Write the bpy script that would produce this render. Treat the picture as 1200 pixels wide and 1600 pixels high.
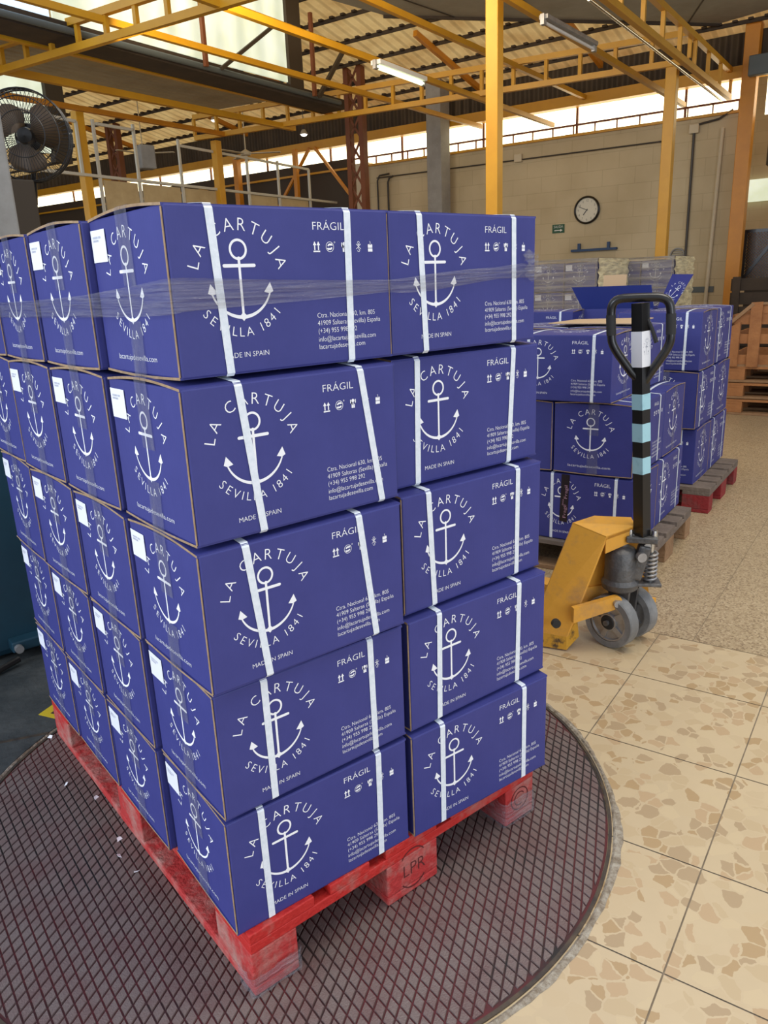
import bpy, bmesh, math, random
from mathutils import Vector, Matrix
random.seed(7)
PI = math.pi
S = bpy.context.scene
COL = S.collection
for o in list(bpy.data.objects):
    bpy.data.objects.remove(o)

# ---------------------------------------------------------------- camera, light, exposure
cd = bpy.data.cameras.new('camera'); cam = bpy.data.objects.new('camera', cd); COL.objects.link(cam); S.camera = cam
CR, CU, CF = Vector((0.7716, -0.6344, -0.0393)), Vector((0.2109, 0.1974, 0.9571)), Vector((0.5991, 0.7474, -0.2868))
m = Matrix((CR.normalized(), CU.normalized(), -CF.normalized())).transposed().to_4x4()
m.translation = Vector((-0.4808, -1.0482, 1.2884)); cam.matrix_world = m
cd.sensor_fit = 'HORIZONTAL'; cd.sensor_width = 36; cd.lens = 35.59; cd.clip_start = 0.02; cd.clip_end = 200
S.view_settings.view_transform = 'Standard'; S.view_settings.look = 'None'
S.view_settings.gamma = 1; S.view_settings.use_curve_mapping = False
S.view_settings.exposure = 0.0
w = bpy.data.worlds.new('world'); S.world = w; w.use_nodes = True
bg = w.node_tree.nodes['Background']; bg.inputs[0].default_value = (0.80, 0.87, 1.0, 1); bg.inputs[1].default_value = 0.80

def area(name, loc, target, sx, sy, power, color):
    d = bpy.data.lights.new(name, 'AREA'); d.shape = 'RECTANGLE'; d.size = sx; d.size_y = sy; d.energy = power; d.color = color
    o = bpy.data.objects.new(name, d); COL.objects.link(o); o.location = loc
    o.rotation_euler = (Vector(target) - Vector(loc)).to_track_quat('-Z', 'Y').to_euler(); return o
AN = math.radians(16.5)     # the hall runs at this angle to the front stack
area('loading_door_daylight', (-5.0, 0.6, 2.4), (0.2, 0.7, 0.6), 3.5, 3.0, 260, (0.80, 0.88, 1.0))
area('floor_top_fill', (2.4, -0.9, 5.2), (2.4, -0.7, 0), 3.0, 3.0, 150, (1.0, 0.90, 0.74))  # added overhead fill, brightens the floor more than the box sides
area('front_face_fill', (0.2, -5.5, 1.9), (0.6, 0.2, 0.7), 3.5, 2.6, 92, (0.86, 0.92, 1.0))  # added cool fill behind the camera to lift the stack's front faces
area('hall_bounce_fill', (2.95, 3.9, 3.75), (9.4, 6.6, 1.8), 3.2, 1.6, 105, (1.0, 0.80, 0.52))  # added warm fill above the frame, stands in for roof bounce on the wall


Tv = Vector((math.cos(AN), math.sin(AN), 0)); Nv = Vector((-math.sin(AN), math.cos(AN), 0)); Zv = Vector((0, 0, 1))
def H3(t, n, z=0.0): return Tv * t + Nv * n + Zv * z

# ---------------------------------------------------------------- materials
def mat(name, col, rough=0.6, metal=0.0, noise=None, bump=None, spec=0.5, emit=None, es=0, coat=0):
    """noise=(scale, amount, second colour); bump=(scale, strength)"""
    M = bpy.data.materials.new(name); M.use_nodes = True; nt = M.node_tree; b = nt.nodes['Principled BSDF']
    b.inputs['Base Color'].default_value = (*col, 1); b.inputs['Roughness'].default_value = rough
    b.inputs['Metallic'].default_value = metal; b.inputs['Specular IOR Level'].default_value = spec
    b.inputs['Coat Weight'].default_value = coat
    if emit: b.inputs['Emission Color'].default_value = (*emit, 1); b.inputs['Emission Strength'].default_value = es
    tc = nt.nodes.new('ShaderNodeTexCoord')
    if noise:
        n = nt.nodes.new('ShaderNodeTexNoise'); n.inputs['Scale'].default_value = noise[0]; n.inputs['Detail'].default_value = 8
        n.inputs['Roughness'].default_value = 0.65
        nt.links.new(tc.outputs['Object'], n.inputs['Vector'])
        r = nt.nodes.new('ShaderNodeValToRGB'); r.color_ramp.elements[0].position = noise[1][0]; r.color_ramp.elements[1].position = noise[1][1]
        r.color_ramp.elements[0].color = (*col, 1); r.color_ramp.elements[1].color = (*noise[2], 1)
        nt.links.new(n.outputs['Fac'], r.inputs['Fac']); nt.links.new(r.outputs['Color'], b.inputs['Base Color'])
    if bump:
        n = nt.nodes.new('ShaderNodeTexNoise'); n.inputs['Scale'].default_value = bump[0]; n.inputs['Detail'].default_value = 6
        nt.links.new(tc.outputs['Object'], n.inputs['Vector'])
        bp = nt.nodes.new('ShaderNodeBump'); bp.inputs['Strength'].default_value = bump[1]; bp.inputs['Distance'].default_value = 0.01
        nt.links.new(n.outputs['Fac'], bp.inputs['Height']); nt.links.new(bp.outputs['Normal'], b.inputs['Normal'])
    return M

def film(name, opacity, col, rough=0.12, bumps=60, strength=0.6, bscale=(1, 1, 1)):
    M = bpy.data.materials.new(name); M.use_nodes = True; nt = M.node_tree
    b = nt.nodes['Principled BSDF']; out = nt.nodes['Material Output']
    b.inputs['Base Color'].default_value = (*col, 1); b.inputs['Roughness'].default_value = rough
    tc = nt.nodes.new('ShaderNodeTexCoord'); mp = nt.nodes.new('ShaderNodeMapping'); mp.inputs['Scale'].default_value = bscale
    nt.links.new(tc.outputs['Object'], mp.inputs['Vector'])
    n = nt.nodes.new('ShaderNodeTexNoise'); n.inputs['Scale'].default_value = bumps; n.inputs['Detail'].default_value = 5
    nt.links.new(mp.outputs['Vector'], n.inputs['Vector'])
    bp = nt.nodes.new('ShaderNodeBump'); bp.inputs['Strength'].default_value = strength; bp.inputs['Distance'].default_value = 0.02
    nt.links.new(n.outputs['Fac'], bp.inputs['Height']); nt.links.new(bp.outputs['Normal'], b.inputs['Normal'])
    t = nt.nodes.new('ShaderNodeBsdfTransparent'); mx = nt.nodes.new('ShaderNodeMixShader')
    mr = nt.nodes.new('ShaderNodeMapRange'); mr.inputs['From Min'].default_value = 0.35; mr.inputs['From Max'].default_value = 0.7
    mr.inputs['To Min'].default_value = opacity * 0.6; mr.inputs['To Max'].default_value = min(1, opacity * 1.5)
    nt.links.new(n.outputs['Fac'], mr.inputs['Value']); nt.links.new(mr.outputs['Result'], mx.inputs['Fac'])
    nt.links.new(t.outputs[0], mx.inputs[1]); nt.links.new(b.outputs[0], mx.inputs[2]); nt.links.new(mx.outputs[0], out.inputs['Surface'])
    return M

def corr(name, col, col2, period, direction, depth=0.02, rough=0.7, emit=None, es=0, dirt=None, mesh_lines=False):
    """sheet with ribs running across `direction` (unit vector in object space)"""
    M = mat(name, col, rough); nt = M.node_tree; b = nt.nodes['Principled BSDF']
    tc = nt.nodes.new('ShaderNodeTexCoord'); d = nt.nodes.new('ShaderNodeVectorMath'); d.operation = 'DOT_PRODUCT'
    d.inputs[1].default_value = direction; nt.links.new(tc.outputs['Object'], d.inputs[0])
    mu = nt.nodes.new('ShaderNodeMath'); mu.operation = 'MULTIPLY'; mu.inputs[1].default_value = 2 * PI / period
    sn = nt.nodes.new('ShaderNodeMath'); sn.operation = 'SINE'
    nt.links.new(d.outputs['Value'], mu.inputs[0]); nt.links.new(mu.outputs[0], sn.inputs[0])
    n = nt.nodes.new('ShaderNodeTexNoise'); n.inputs['Scale'].default_value = 3.0; n.inputs['Detail'].default_value = 8
    nt.links.new(tc.outputs['Object'], n.inputs['Vector'])
    r = nt.nodes.new('ShaderNodeValToRGB'); r.color_ramp.elements[0].position = 0.35; r.color_ramp.elements[1].position = 0.68
    r.color_ramp.elements[0].color = (*col, 1); r.color_ramp.elements[1].color = (*col2, 1)
    nt.links.new(n.outputs['Fac'], r.inputs['Fac']); nt.links.new(r.outputs['Color'], b.inputs['Base Color'])
    bp = nt.nodes.new('ShaderNodeBump'); bp.inputs['Strength'].default_value = 1.0; bp.inputs['Distance'].default_value = depth
    nt.links.new(sn.outputs[0], bp.inputs['Height']); nt.links.new(bp.outputs['Normal'], b.inputs['Normal'])
    if emit:
        b.inputs['Emission Strength'].default_value = es
        r2 = nt.nodes.new('ShaderNodeValToRGB'); r2.color_ramp.elements[0].position = 0.3; r2.color_ramp.elements[1].position = 0.75
        r2.color_ramp.elements[0].color = (*emit, 1); r2.color_ramp.elements[1].color = (emit[0] * .72, emit[1] * .74, emit[2] * .6, 1)
        nt.links.new(n.outputs['Fac'], r2.inputs['Fac']); nt.links.new(r2.outputs['Color'], b.inputs['Emission Color'])
    return M

def cardboard():
    M = mat('blue_printed_cardboard', (0.052, 0.060, 0.285), 0.52, spec=0.35); nt = M.node_tree; b = nt.nodes['Principled BSDF']
    tc = nt.nodes.new('ShaderNodeTexCoord'); sp = nt.nodes.new('ShaderNodeMapping'); sp.inputs['Scale'].default_value = (220, 220, 14)
    n = nt.nodes.new('ShaderNodeTexNoise'); n.inputs['Scale'].default_value = 1.0; n.inputs['Detail'].default_value = 3
    nt.links.new(tc.outputs['Object'], sp.inputs['Vector']); nt.links.new(sp.outputs[0], n.inputs['Vector'])
    n2 = nt.nodes.new('ShaderNodeTexNoise'); n2.inputs['Scale'].default_value = 9; n2.inputs['Detail'].default_value = 9; n2.inputs['Roughness'].default_value = .7
    nt.links.new(tc.outputs['Object'], n2.inputs['Vector'])
    r = nt.nodes.new('ShaderNodeValToRGB'); r.color_ramp.elements[0].position = 0.3; r.color_ramp.elements[1].position = 0.75
    r.color_ramp.elements[0].color = (0.038, 0.043, 0.205, 1); r.color_ramp.elements[1].color = (0.048, 0.054, 0.240, 1)
    nt.links.new(n2.outputs['Fac'], r.inputs['Fac']); nt.links.new(r.outputs['Color'], b.inputs['Base Color'])
    bp = nt.nodes.new('ShaderNodeBump'); bp.inputs['Strength'].default_value = 0.10; bp.inputs['Distance'].default_value = 0.002
    nt.links.new(n.outputs['Fac'], bp.inputs['Height']); nt.links.new(bp.outputs['Normal'], b.inputs['Normal'])
    return M

def terrazzo(name, scale, base, chips, thresh, edge, var):
    M = mat(name, base, 0.32, spec=0.45); nt = M.node_tree; b = nt.nodes['Principled BSDF']
    tc = nt.nodes.new('ShaderNodeTexCoord')
    nz = nt.nodes.new('ShaderNodeTexNoise'); nz.inputs['Scale'].default_value = scale * 0.9; nz.inputs['Detail'].default_value = 3
    nt.links.new(tc.outputs['Object'], nz.inputs['Vector'])
    ad = nt.nodes.new('ShaderNodeMixRGB'); ad.blend_type = 'ADD'; ad.inputs[0].default_value = 0.75 / scale
    nt.links.new(tc.outputs['Object'], ad.inputs[1]); nt.links.new(nz.outputs['Color'], ad.inputs[2])
    v = nt.nodes.new('ShaderNodeTexVoronoi'); v.inputs['Scale'].default_value = scale
    v2 = nt.nodes.new('ShaderNodeTexVoronoi'); v2.feature = 'DISTANCE_TO_EDGE'; v2.inputs['Scale'].default_value = scale
    for q in (v, v2): nt.links.new(ad.outputs[0], q.inputs['Vector'])
    sep = nt.nodes.new('ShaderNodeSeparateColor'); nt.links.new(v.outputs['Color'], sep.inputs[0])
    r = nt.nodes.new('ShaderNodeValToRGB'); r.color_ramp.interpolation = 'CONSTANT'
    el = r.color_ramp.elements; el[0].color = (*chips[0], 1); el[0].position = 0; el[1].color = (*chips[1], 1); el[1].position = 1 / len(chips)
    for k in range(2, len(chips)):
        e = el.new(k / len(chips)); e.color = (*chips[k], 1)
    nt.links.new(sep.outputs[0], r.inputs['Fac'])
    ed = nt.nodes.new('ShaderNodeMath'); ed.operation = 'GREATER_THAN'; ed.inputs[1].default_value = edge; nt.links.new(v2.outputs['Distance'], ed.inputs[0])
    pk = nt.nodes.new('ShaderNodeMath'); pk.operation = 'GREATER_THAN'; pk.inputs[1].default_value = thresh; nt.links.new(sep.outputs[1], pk.inputs[0])
    mu = nt.nodes.new('ShaderNodeMath'); mu.operation = 'MULTIPLY'; nt.links.new(ed.outputs[0], mu.inputs[0]); nt.links.new(pk.outputs[0], mu.inputs[1])
    n3 = nt.nodes.new('ShaderNodeTexNoise'); n3.inputs['Scale'].default_value = 2.2; n3.inputs['Detail'].default_value = 9; n3.inputs['Roughness'].default_value = .7
    nt.links.new(tc.outputs['Object'], n3.inputs['Vector'])
    rb = nt.nodes.new('ShaderNodeValToRGB'); rb.color_ramp.elements[0].position = .3; rb.color_ramp.elements[1].position = .7
    rb.color_ramp.elements[0].color = (*[c * var for c in base], 1); rb.color_ramp.elements[1].color = (*base, 1)
    nt.links.new(n3.outputs['Fac'], rb.inputs['Fac'])
    mx = nt.nodes.new('ShaderNodeMixRGB'); nt.links.new(mu.outputs[0], mx.inputs[0]); nt.links.new(rb.outputs[0], mx.inputs[1]); nt.links.new(r.outputs[0], mx.inputs[2])
    nt.links.new(mx.outputs[0], b.inputs['Base Color'])
    rr = nt.nodes.new('ShaderNodeMapRange'); rr.inputs['To Min'].default_value = 0.28; rr.inputs['To Max'].default_value = 0.5
    nt.links.new(n3.outputs['Fac'], rr.inputs['Value']); nt.links.new(rr.outputs[0], b.inputs['Roughness'])
    return M

MT = dict(
 blue=cardboard(),
 ink=mat('white_print', (0.90, 0.92, 0.96), 0.6),
 kraft=mat('kraft_edge', (0.42, 0.29, 0.17), 0.85, noise=(60, (.3, .7), (0.26, 0.17, 0.09))),
 strap=mat('white_strapping', (0.80, 0.86, 0.93), 0.38, noise=(90, (.4, .7), (0.66, 0.74, 0.82))),
 label=mat('label_paper', (0.84, 0.87, 0.95), 0.5),
 labelink=mat('label_ink', (0.25, 0.27, 0.35), 0.6),
 tape=film('clear_parcel_tape', 0.22, (0.30, 0.30, 0.36), 0.15, 30, 0.35, (1, 1, .3)),
 film=film('clear_stretch_film', 0.27, (0.40, 0.39, 0.43), 0.12, 30, 0.8, (.25, .25, 7)),
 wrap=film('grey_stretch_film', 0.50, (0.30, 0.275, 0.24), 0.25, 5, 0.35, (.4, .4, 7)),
 wrap_sunlit=film('sunlit_side_film', 0.92, (0.95, 0.84, 0.52), 0.30, 7, 1.0, (1, 1, 6)),  # same film as wrap, with the sunlight on that side put into its colour
 redwood=mat('red_painted_wood', (0.50, 0.018, 0.014), 0.6, noise=(14, (.50, .74), (0.40, 0.17, 0.14)), bump=(60, .5)),
 redworn=mat('worn_red_painted_wood', (0.46, 0.030, 0.028), 0.72, noise=(11, (.46, .70), (0.42, 0.24, 0.20)), bump=(70, .6)),
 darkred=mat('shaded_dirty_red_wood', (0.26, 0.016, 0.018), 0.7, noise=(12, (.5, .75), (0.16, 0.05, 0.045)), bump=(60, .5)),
 greywood=mat('dirty_grey_wood', (0.20, 0.155, 0.12), 0.85, noise=(9, (.35, .7), (0.13, 0.10, 0.08)), bump=(50, .6)),
 wood=mat('raw_pallet_wood', (0.34, 0.20, 0.10), 0.75, noise=(7, (.35, .7), (0.22, 0.12, 0.055)), bump=(50, .5)),
 cratewood=mat('orange_brown_crate_wood', (0.40, 0.17, 0.055), 0.65, noise=(6, (.35, .7), (0.26, 0.10, 0.03)), bump=(40, .4)),
 darkwood=mat('dark_brown_wood', (0.055, 0.035, 0.02), 0.8, noise=(6, (.35, .7), (0.03, 0.02, 0.012))),
 stencil=mat('dark_stencil_ink', (0.10, 0.012, 0.012), 0.8),
 padtop=mat('worn_rubber_pad', (0.172, 0.130, 0.118), 0.40, noise=(11, (.42, .78), (0.135, 0.070, 0.066)), bump=(300, .25)),
 groove=mat('maroon_paint_groove', (0.115, 0.016, 0.020), 0.5, noise=(2.2, (.44, .56), (0.022, 0.018, 0.018))),
 steel=mat('scuffed_dark_steel', (0.07, 0.06, 0.055), 0.5, 0.6, noise=(20, (.4, .7), (0.16, 0.12, 0.08))),
 collar=mat('crumbled_concrete', (0.22, 0.17, 0.115), 0.9, noise=(38, (.40, .62), (0.42, 0.37, 0.29)), bump=(90, 1.0)),
 grout=mat('tile_joint', (0.34, 0.27, 0.19), 0.9, noise=(20, (.35, .7), (0.20, 0.16, 0.11))),
 teal=mat('dark_teal_paint', (0.008, 0.038, 0.062), 0.45, noise=(3, (.4, .8), (0.012, 0.060, 0.095))),
 platform=mat('black_steel_floor_plate', (0.030, 0.036, 0.038), 0.55, noise=(5, (.4, .75), (0.075, 0.080, 0.078)), bump=(40, .4)),
 black=mat('black_enamel', (0.010, 0.009, 0.008), 0.28, coat=.2),
 blackmatt=mat('black_rubber', (0.02, 0.02, 0.02), 0.7),
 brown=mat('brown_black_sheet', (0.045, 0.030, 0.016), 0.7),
 yellow=mat('yellow_steel_paint', (0.60, 0.30, 0.012), 0.42, noise=(3, (.35, .75), (0.50, 0.235, 0.008))),
 orange=mat('orange_steel_paint', (0.60, 0.235, 0.012), 0.45, noise=(3, (.35, .75), (0.46, 0.17, 0.008))),
 rust=mat('brown_red_steel', (0.17, 0.050, 0.013), 0.6, noise=(5, (.4, .7), (0.13, 0.035, 0.010))),
 jack=mat('orange_yellow_jack_paint', (0.76, 0.37, 0.045), 0.45, noise=(9, (.50, .75), (0.46, 0.25, 0.09)), bump=(30, .15)),
 jackworn=mat('worn_yellow_jack_paint', (0.66, 0.34, 0.03), 0.6, noise=(26, (.48, .60), (0.10, 0.06, 0.03))),
 stripe=mat('pale_blue_tape', (0.38, 0.66, 0.74), 0.45, noise=(30, (.55, .7), (0.30, 0.56, 0.64))),
 cast=mat('grey_cast_iron', (0.105, 0.105, 0.105), 0.5, 0.5, noise=(14, (.4, .7), (0.19, 0.18, 0.17)), bump=(50, .4)),
 alu=mat('cast_aluminium', (0.42, 0.42, 0.42), 0.45, 0.7, noise=(18, (.4, .7), (0.30, 0.29, 0.28))),
 tyre=mat('grey_polyurethane_tyre', (0.17, 0.172, 0.170), 0.55, noise=(14, (.4, .7), (0.29, 0.29, 0.285))),
 chrome=mat('bright_steel', (0.62, 0.62, 0.60), 0.25, 1.0),
 concrete=mat('grey_concrete', (0.30, 0.29, 0.27), 0.85, noise=(5, (.35, .7), (0.22, 0.21, 0.195)), bump=(30, .3)),
 ceil=mat('grey_ceiling_panel', (0.30, 0.285, 0.24), 0.8, noise=(2, (.35, .7), (0.22, 0.205, 0.17))),
 pipe=mat('grey_pipe', (0.085, 0.10, 0.10), 0.5),
 conduit=mat('dark_conduit', (0.04, 0.035, 0.03), 0.5),
 cream=mat('cream_box_paint', (0.56, 0.48, 0.33), 0.6),
 greyframe=mat('light_grey_frame', (0.52, 0.49, 0.40), 0.5),
 panelcream=mat('cream_partition_panel', (0.50, 0.38, 0.20), 0.6, noise=(5, (.4, .75), (0.40, 0.29, 0.14))),
 fan=mat('brown_fan_blade', (0.085, 0.052, 0.026), 0.5),
 white=mat('white_paint', (0.75, 0.74, 0.70), 0.5),
 clockface=mat('clock_dial', (0.66, 0.62, 0.50), 0.5),
 navy=mat('navy_rack_paint', (0.01, 0.045, 0.13), 0.5),
 navyin=mat('plain_navy_board', (0.018, 0.032, 0.20), 0.6),
 green=mat('green_sign', (0.01, 0.075, 0.03), 0.5),
 warn=mat('yellow_sticker', (0.62, 0.45, 0.02), 0.5),
 frag=mat('black_fragile_tape', (0.012, 0.008, 0.012), 0.3),
 fragink=mat('pink_tape_print', (0.55, 0.32, 0.42), 0.5),
 boardin=mat('bare_cardboard', (0.52, 0.36, 0.21), 0.8),
 glow=mat('window_daylight', (1, 1, 1), 0.5, emit=(1.0, 0.93, 0.62), es=3.2),
 tube=mat('lit_tube', (1, 1, 1), 0.4, emit=(0.86, 1.0, 0.60), es=2.3),
 lamp=mat('lit_lamp', (1, 1, 1), 0.4, emit=(1.0, 0.96, 0.88), es=5),
)
# wall: painted blockwork with faint course lines
def wallmat():
    M = mat('cream_blockwork', (0.36, 0.30, 0.20), 0.75); nt = M.node_tree; b = nt.nodes['Principled BSDF']
    tc = nt.nodes.new('ShaderNodeTexCoord'); mp = nt.nodes.new('ShaderNodeMapping'); mp.inputs['Rotation'].default_value = (0, 0, -AN)
    nt.links.new(tc.outputs['Object'], mp.inputs['Vector'])
    sx = nt.nodes.new('ShaderNodeSeparateXYZ'); nt.links.new(mp.outputs[0], sx.inputs[0])
    cx = nt.nodes.new('ShaderNodeCombineXYZ'); nt.links.new(sx.outputs['Y'], cx.inputs['X']); nt.links.new(sx.outputs['Z'], cx.inputs['Y'])
    br = nt.nodes.new('ShaderNodeTexBrick'); br.inputs['Scale'].default_value = 1.0; br.inputs['Brick Width'].default_value = 0.42
    br.inputs['Row Height'].default_value = 0.20; br.inputs['Mortar Size'].default_value = 0.004
    br.inputs['Color1'].default_value = (0.56, 0.46, 0.29, 1); br.inputs['Color2'].default_value = (0.52, 0.425, 0.265, 1); br.inputs['Mortar'].default_value = (0.46, 0.375, 0.23, 1)
    nt.links.new(cx.outputs[0], br.inputs['Vector'])
    n = nt.nodes.new('ShaderNodeTexNoise'); n.inputs['Scale'].default_value = 1.6; n.inputs['Detail'].default_value = 9; nt.links.new(tc.outputs['Object'], n.inputs['Vector'])
    r = nt.nodes.new('ShaderNodeValToRGB'); r.color_ramp.elements[0].position = .35; r.color_ramp.elements[1].position = .62
    r.color_ramp.elements[0].color = (.86, .84, .80, 1); r.color_ramp.elements[1].color = (1, 1, 1, 1); nt.links.new(n.outputs['Fac'], r.inputs['Fac'])
    mx = nt.nodes.new('ShaderNodeMixRGB'); mx.blend_type = 'MULTIPLY'; mx.inputs[0].default_value = 1
    nt.links.new(br.outputs['Color'], mx.inputs[1]); nt.links.new(r.outputs[0], mx.inputs[2]); nt.links.new(mx.outputs[0], b.inputs['Base Color'])
    return M
MT['wall'] = wallmat()
MT['roof'] = corr('corrugated_roof_sheet', (1.0, 0.80, 0.46), (0.74, 0.52, 0.26), 0.16, tuple(Nv), 0.05, 0.8)
def through(M, col, amount):
    nt = M.node_tree; b = nt.nodes['Principled BSDF']; out = nt.nodes['Material Output']
    t = nt.nodes.new('ShaderNodeBsdfTranslucent'); mx = nt.nodes.new('ShaderNodeMixShader'); mx.inputs[0].default_value = amount
    ramp = b.inputs['Base Color'].links[0].from_node
    mm = nt.nodes.new('ShaderNodeMixRGB'); mm.blend_type = 'MULTIPLY'; mm.inputs[0].default_value = 1; mm.inputs[2].default_value = (*col, 1)
    nt.links.new(ramp.outputs[0], mm.inputs[1]); nt.links.new(mm.outputs[0], t.inputs['Color'])
    if b.inputs['Normal'].links: nt.links.new(b.inputs['Normal'].links[0].from_socket, t.inputs['Normal'])
    nt.links.new(b.outputs[0], mx.inputs[1]); nt.links.new(t.outputs[0], mx.inputs[2]); nt.links.new(mx.outputs[0], out.inputs['Surface'])
through(MT['roof'], (1.0, 0.80, 0.50), 0.85)
MT['fascia'] = corr('dark_corrugated_sheet', (0.050, 0.036, 0.022), (0.085, 0.060, 0.035), 0.13, tuple(Nv), 0.03, 0.8)
MT['lowceil'] = corr('pale_ribbed_ceiling', (0.40, 0.34, 0.23), (0.33, 0.27, 0.17), 0.11, tuple(Nv), 0.012, 0.7)
MT['glaze'] = corr('translucent_panel', (0.5, 0.5, 0.42), (0.4, 0.4, 0.33), 0.30, tuple(Tv), 0.02, 0.6, emit=(0.86, 0.93, 0.76), es=0.84)
MT['skypane'] = mat('sky_pane', (0.5, 0.6, 0.7), 0.4, emit=(0.62, 0.80, 1.0), es=1.1)
MT['coarse'] = terrazzo('coarse_terrazzo_tile', 26, (0.60, 0.465, 0.285), [(0.44, 0.30, 0.155), (0.53, 0.40, 0.235), (0.56, 0.43, 0.26), (0.43, 0.31, 0.18), (0.585, 0.455, 0.275), (0.50, 0.35, 0.20)], 0.22, 0.05, 0.88)
MT['fine'] = terrazzo('fine_terrazzo_floor', 150, (0.47, 0.355, 0.215), [(0.30, 0.21, 0.12), (0.40, 0.30, 0.18), (0.22, 0.15, 0.085), (0.52, 0.41, 0.26)], 0.35, 0.05, 0.84)

# ---------------------------------------------------------------- mesh helpers
class MB:
    def __init__(s): s.v = []; s.f = []; s.m = []
    def add(s, vs, fs, mi=0):
        k = len(s.v); s.v += [tuple(v) for v in vs]; s.f += [tuple(i + k for i in f) for f in fs]; s.m += [mi] * len(fs); return s
    def box(s, lo, hi, mi=0, M=None, b=0.0):
        x0, y0, z0 = lo; x1, y1, z1 = hi
        if b <= 0:
            vs = [Vector(p) for p in ((x0, y0, z0), (x1, y0, z0), (x1, y1, z0), (x0, y1, z0), (x0, y0, z1), (x1, y0, z1), (x1, y1, z1), (x0, y1, z1))]
            fs = [(0, 3, 2, 1), (4, 5, 6, 7), (0, 1, 5, 4), (1, 2, 6, 5), (2, 3, 7, 6), (3, 0, 4, 7)]
        else:
            bm = bmesh.new(); bmesh.ops.create_cube(bm, size=1)
            for v in bm.verts: v.co = Vector((x0 + (v.co.x + .5) * (x1 - x0), y0 + (v.co.y + .5) * (y1 - y0), z0 + (v.co.z + .5) * (z1 - z0)))
            bmesh.ops.bevel(bm, geom=bm.edges[:], offset=b, segments=2, affect='EDGES', profile=0.5)
            bm.verts.index_update(); vs = [v.co.copy() for v in bm.verts]; fs = [[v.index for v in f.verts] for f in bm.faces]; bm.free()
        if M is not None: vs = [M @ v for v in vs]
        return s.add(vs, fs, mi)
    def bar(s, a, b, wd, ht, mi=0, up=(0, 0, 1)):
        """rectangular bar from a to b, wd sideways and ht along up"""
        a = Vector(a); b = Vector(b); d = (b - a).normalized(); u = Vector(up)
        if abs(d.dot(u)) > .99: u = Tv
        sd = d.cross(u).normalized(); u = sd.cross(d).normalized()
        vs = []
        for p in (a, b):
            for x, y in ((-1, -1), (1, -1), (1, 1), (-1, 1)): vs.append(p + sd * x * wd / 2 + u * y * ht / 2)
        return s.add(vs, [(0, 1, 2, 3), (7, 6, 5, 4), (0, 4, 5, 1), (1, 5, 6, 2), (2, 6, 7, 3), (3, 7, 4, 0)], mi)
    def tube(s, pts, r, seg=10, mi=0, closed=False, caps=True):
        pts = [Vector(p) for p in pts]; n = len(pts); rings = []; ref = None
        rr = r if isinstance(r, (list, tuple)) else [r] * n
        for i, p in enumerate(pts):
            if closed: d = (pts[(i + 1) % n] - pts[i - 1])
            else: d = pts[min(i + 1, n - 1)] - pts[max(i - 1, 0)]
            d.normalize()
            if ref is None: ref = Vector((0, 0, 1)) if abs(d.z) < .9 else Vector((1, 0, 0))
            ref = (ref - d * ref.dot(d)).normalized(); q = d.cross(ref)
            rings.append([p + (ref * math.cos(2 * PI * k / seg) + q * math.sin(2 * PI * k / seg)) * rr[i] for k in range(seg)])
        vs = [v for g in rings for v in g]; fs = []
        for i in range(n if closed else n - 1):
            j = (i + 1) % n
            for k in range(seg): fs.append((i * seg + k, i * seg + (k + 1) % seg, j * seg + (k + 1) % seg, j * seg + k))
        if caps and not closed: fs += [tuple(range(seg))[::-1], tuple((n - 1) * seg + k for k in range(seg))]
        return s.add(vs, fs, mi)
    def cyl(s, a, b, r, seg=24, mi=0): return s.tube([a, b], r, seg, mi)
    def lathe(s, prof, M=None, seg=36, mi=0):
        """profile of (radius, height) about local z"""
        vs = []; fs = []
        for (r, h) in prof:
            for k in range(seg): vs.append(Vector((r * math.cos(2 * PI * k / seg), r * math.sin(2 * PI * k / seg), h)))
        for i in range(len(prof) - 1):
            for k in range(seg): fs.append((i * seg + k, i * seg + (k + 1) % seg, (i + 1) * seg + (k + 1) % seg, (i + 1) * seg + k))
        if M is not None: vs = [M @ v for v in vs]
        return s.add(vs, fs, mi)
    def prism(s, poly, ext, mi=0):
        """poly: 3D points, extruded by the vector ext"""
        n = len(poly); a = [Vector(p) for p in poly]; b = [p + Vector(ext) for p in a]
        return s.add(a + b, [tuple(range(n))[::-1], tuple(range(n, 2 * n))] + [(i, (i + 1) % n, n + (i + 1) % n, n + i) for i in range(n)], mi)
    def mesh(s, name, mats, smooth=False):
        me = bpy.data.meshes.new(name); me.from_pydata(s.v, [], s.f); me.update()
        for x in mats: me.materials.append(x)
        me.polygons.foreach_set('material_index', s.m)
        if smooth:
            me.polygons.foreach_set('use_smooth', [True] * len(me.polygons))
            try: me.set_sharp_from_angle(angle=math.radians(38))
            except Exception: pass
        me.validate(); return me
    def build(s, name, mats, parent=None, smooth=False, loc=None, recalc=True):
        if not isinstance(mats, (list, tuple)): mats = [mats]
        me = s.mesh(name, mats, smooth)
        if recalc:
            bm = bmesh.new(); bm.from_mesh(me); bmesh.ops.recalc_face_normals(bm, faces=bm.faces); bm.to_mesh(me); bm.free()
        o = bpy.data.objects.new(name, me); COL.objects.link(o)
        if parent: o.parent = parent
        if loc is not None: o.location = loc
        return o
def tag(o, label=None, cat=None, group=None, kind=None):
    if label: o['label'] = label
    if cat: o['category'] = cat
    if group: o['group'] = group
    if kind: o['kind'] = kind
    return o
def thing(name, label, cat, loc=(0, 0, 0), rz=0.0, group=None):
    o = bpy.data.objects.new(name, None); COL.objects.link(o); o.location = loc; o.rotation_euler = (0, 0, rz)
    o.empty_display_size = .05
    return tag(o, label, cat, group)
def dup(o, parent=None):
    c = o.copy(); COL.objects.link(c)
    if parent: c.parent = parent
    return c

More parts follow.
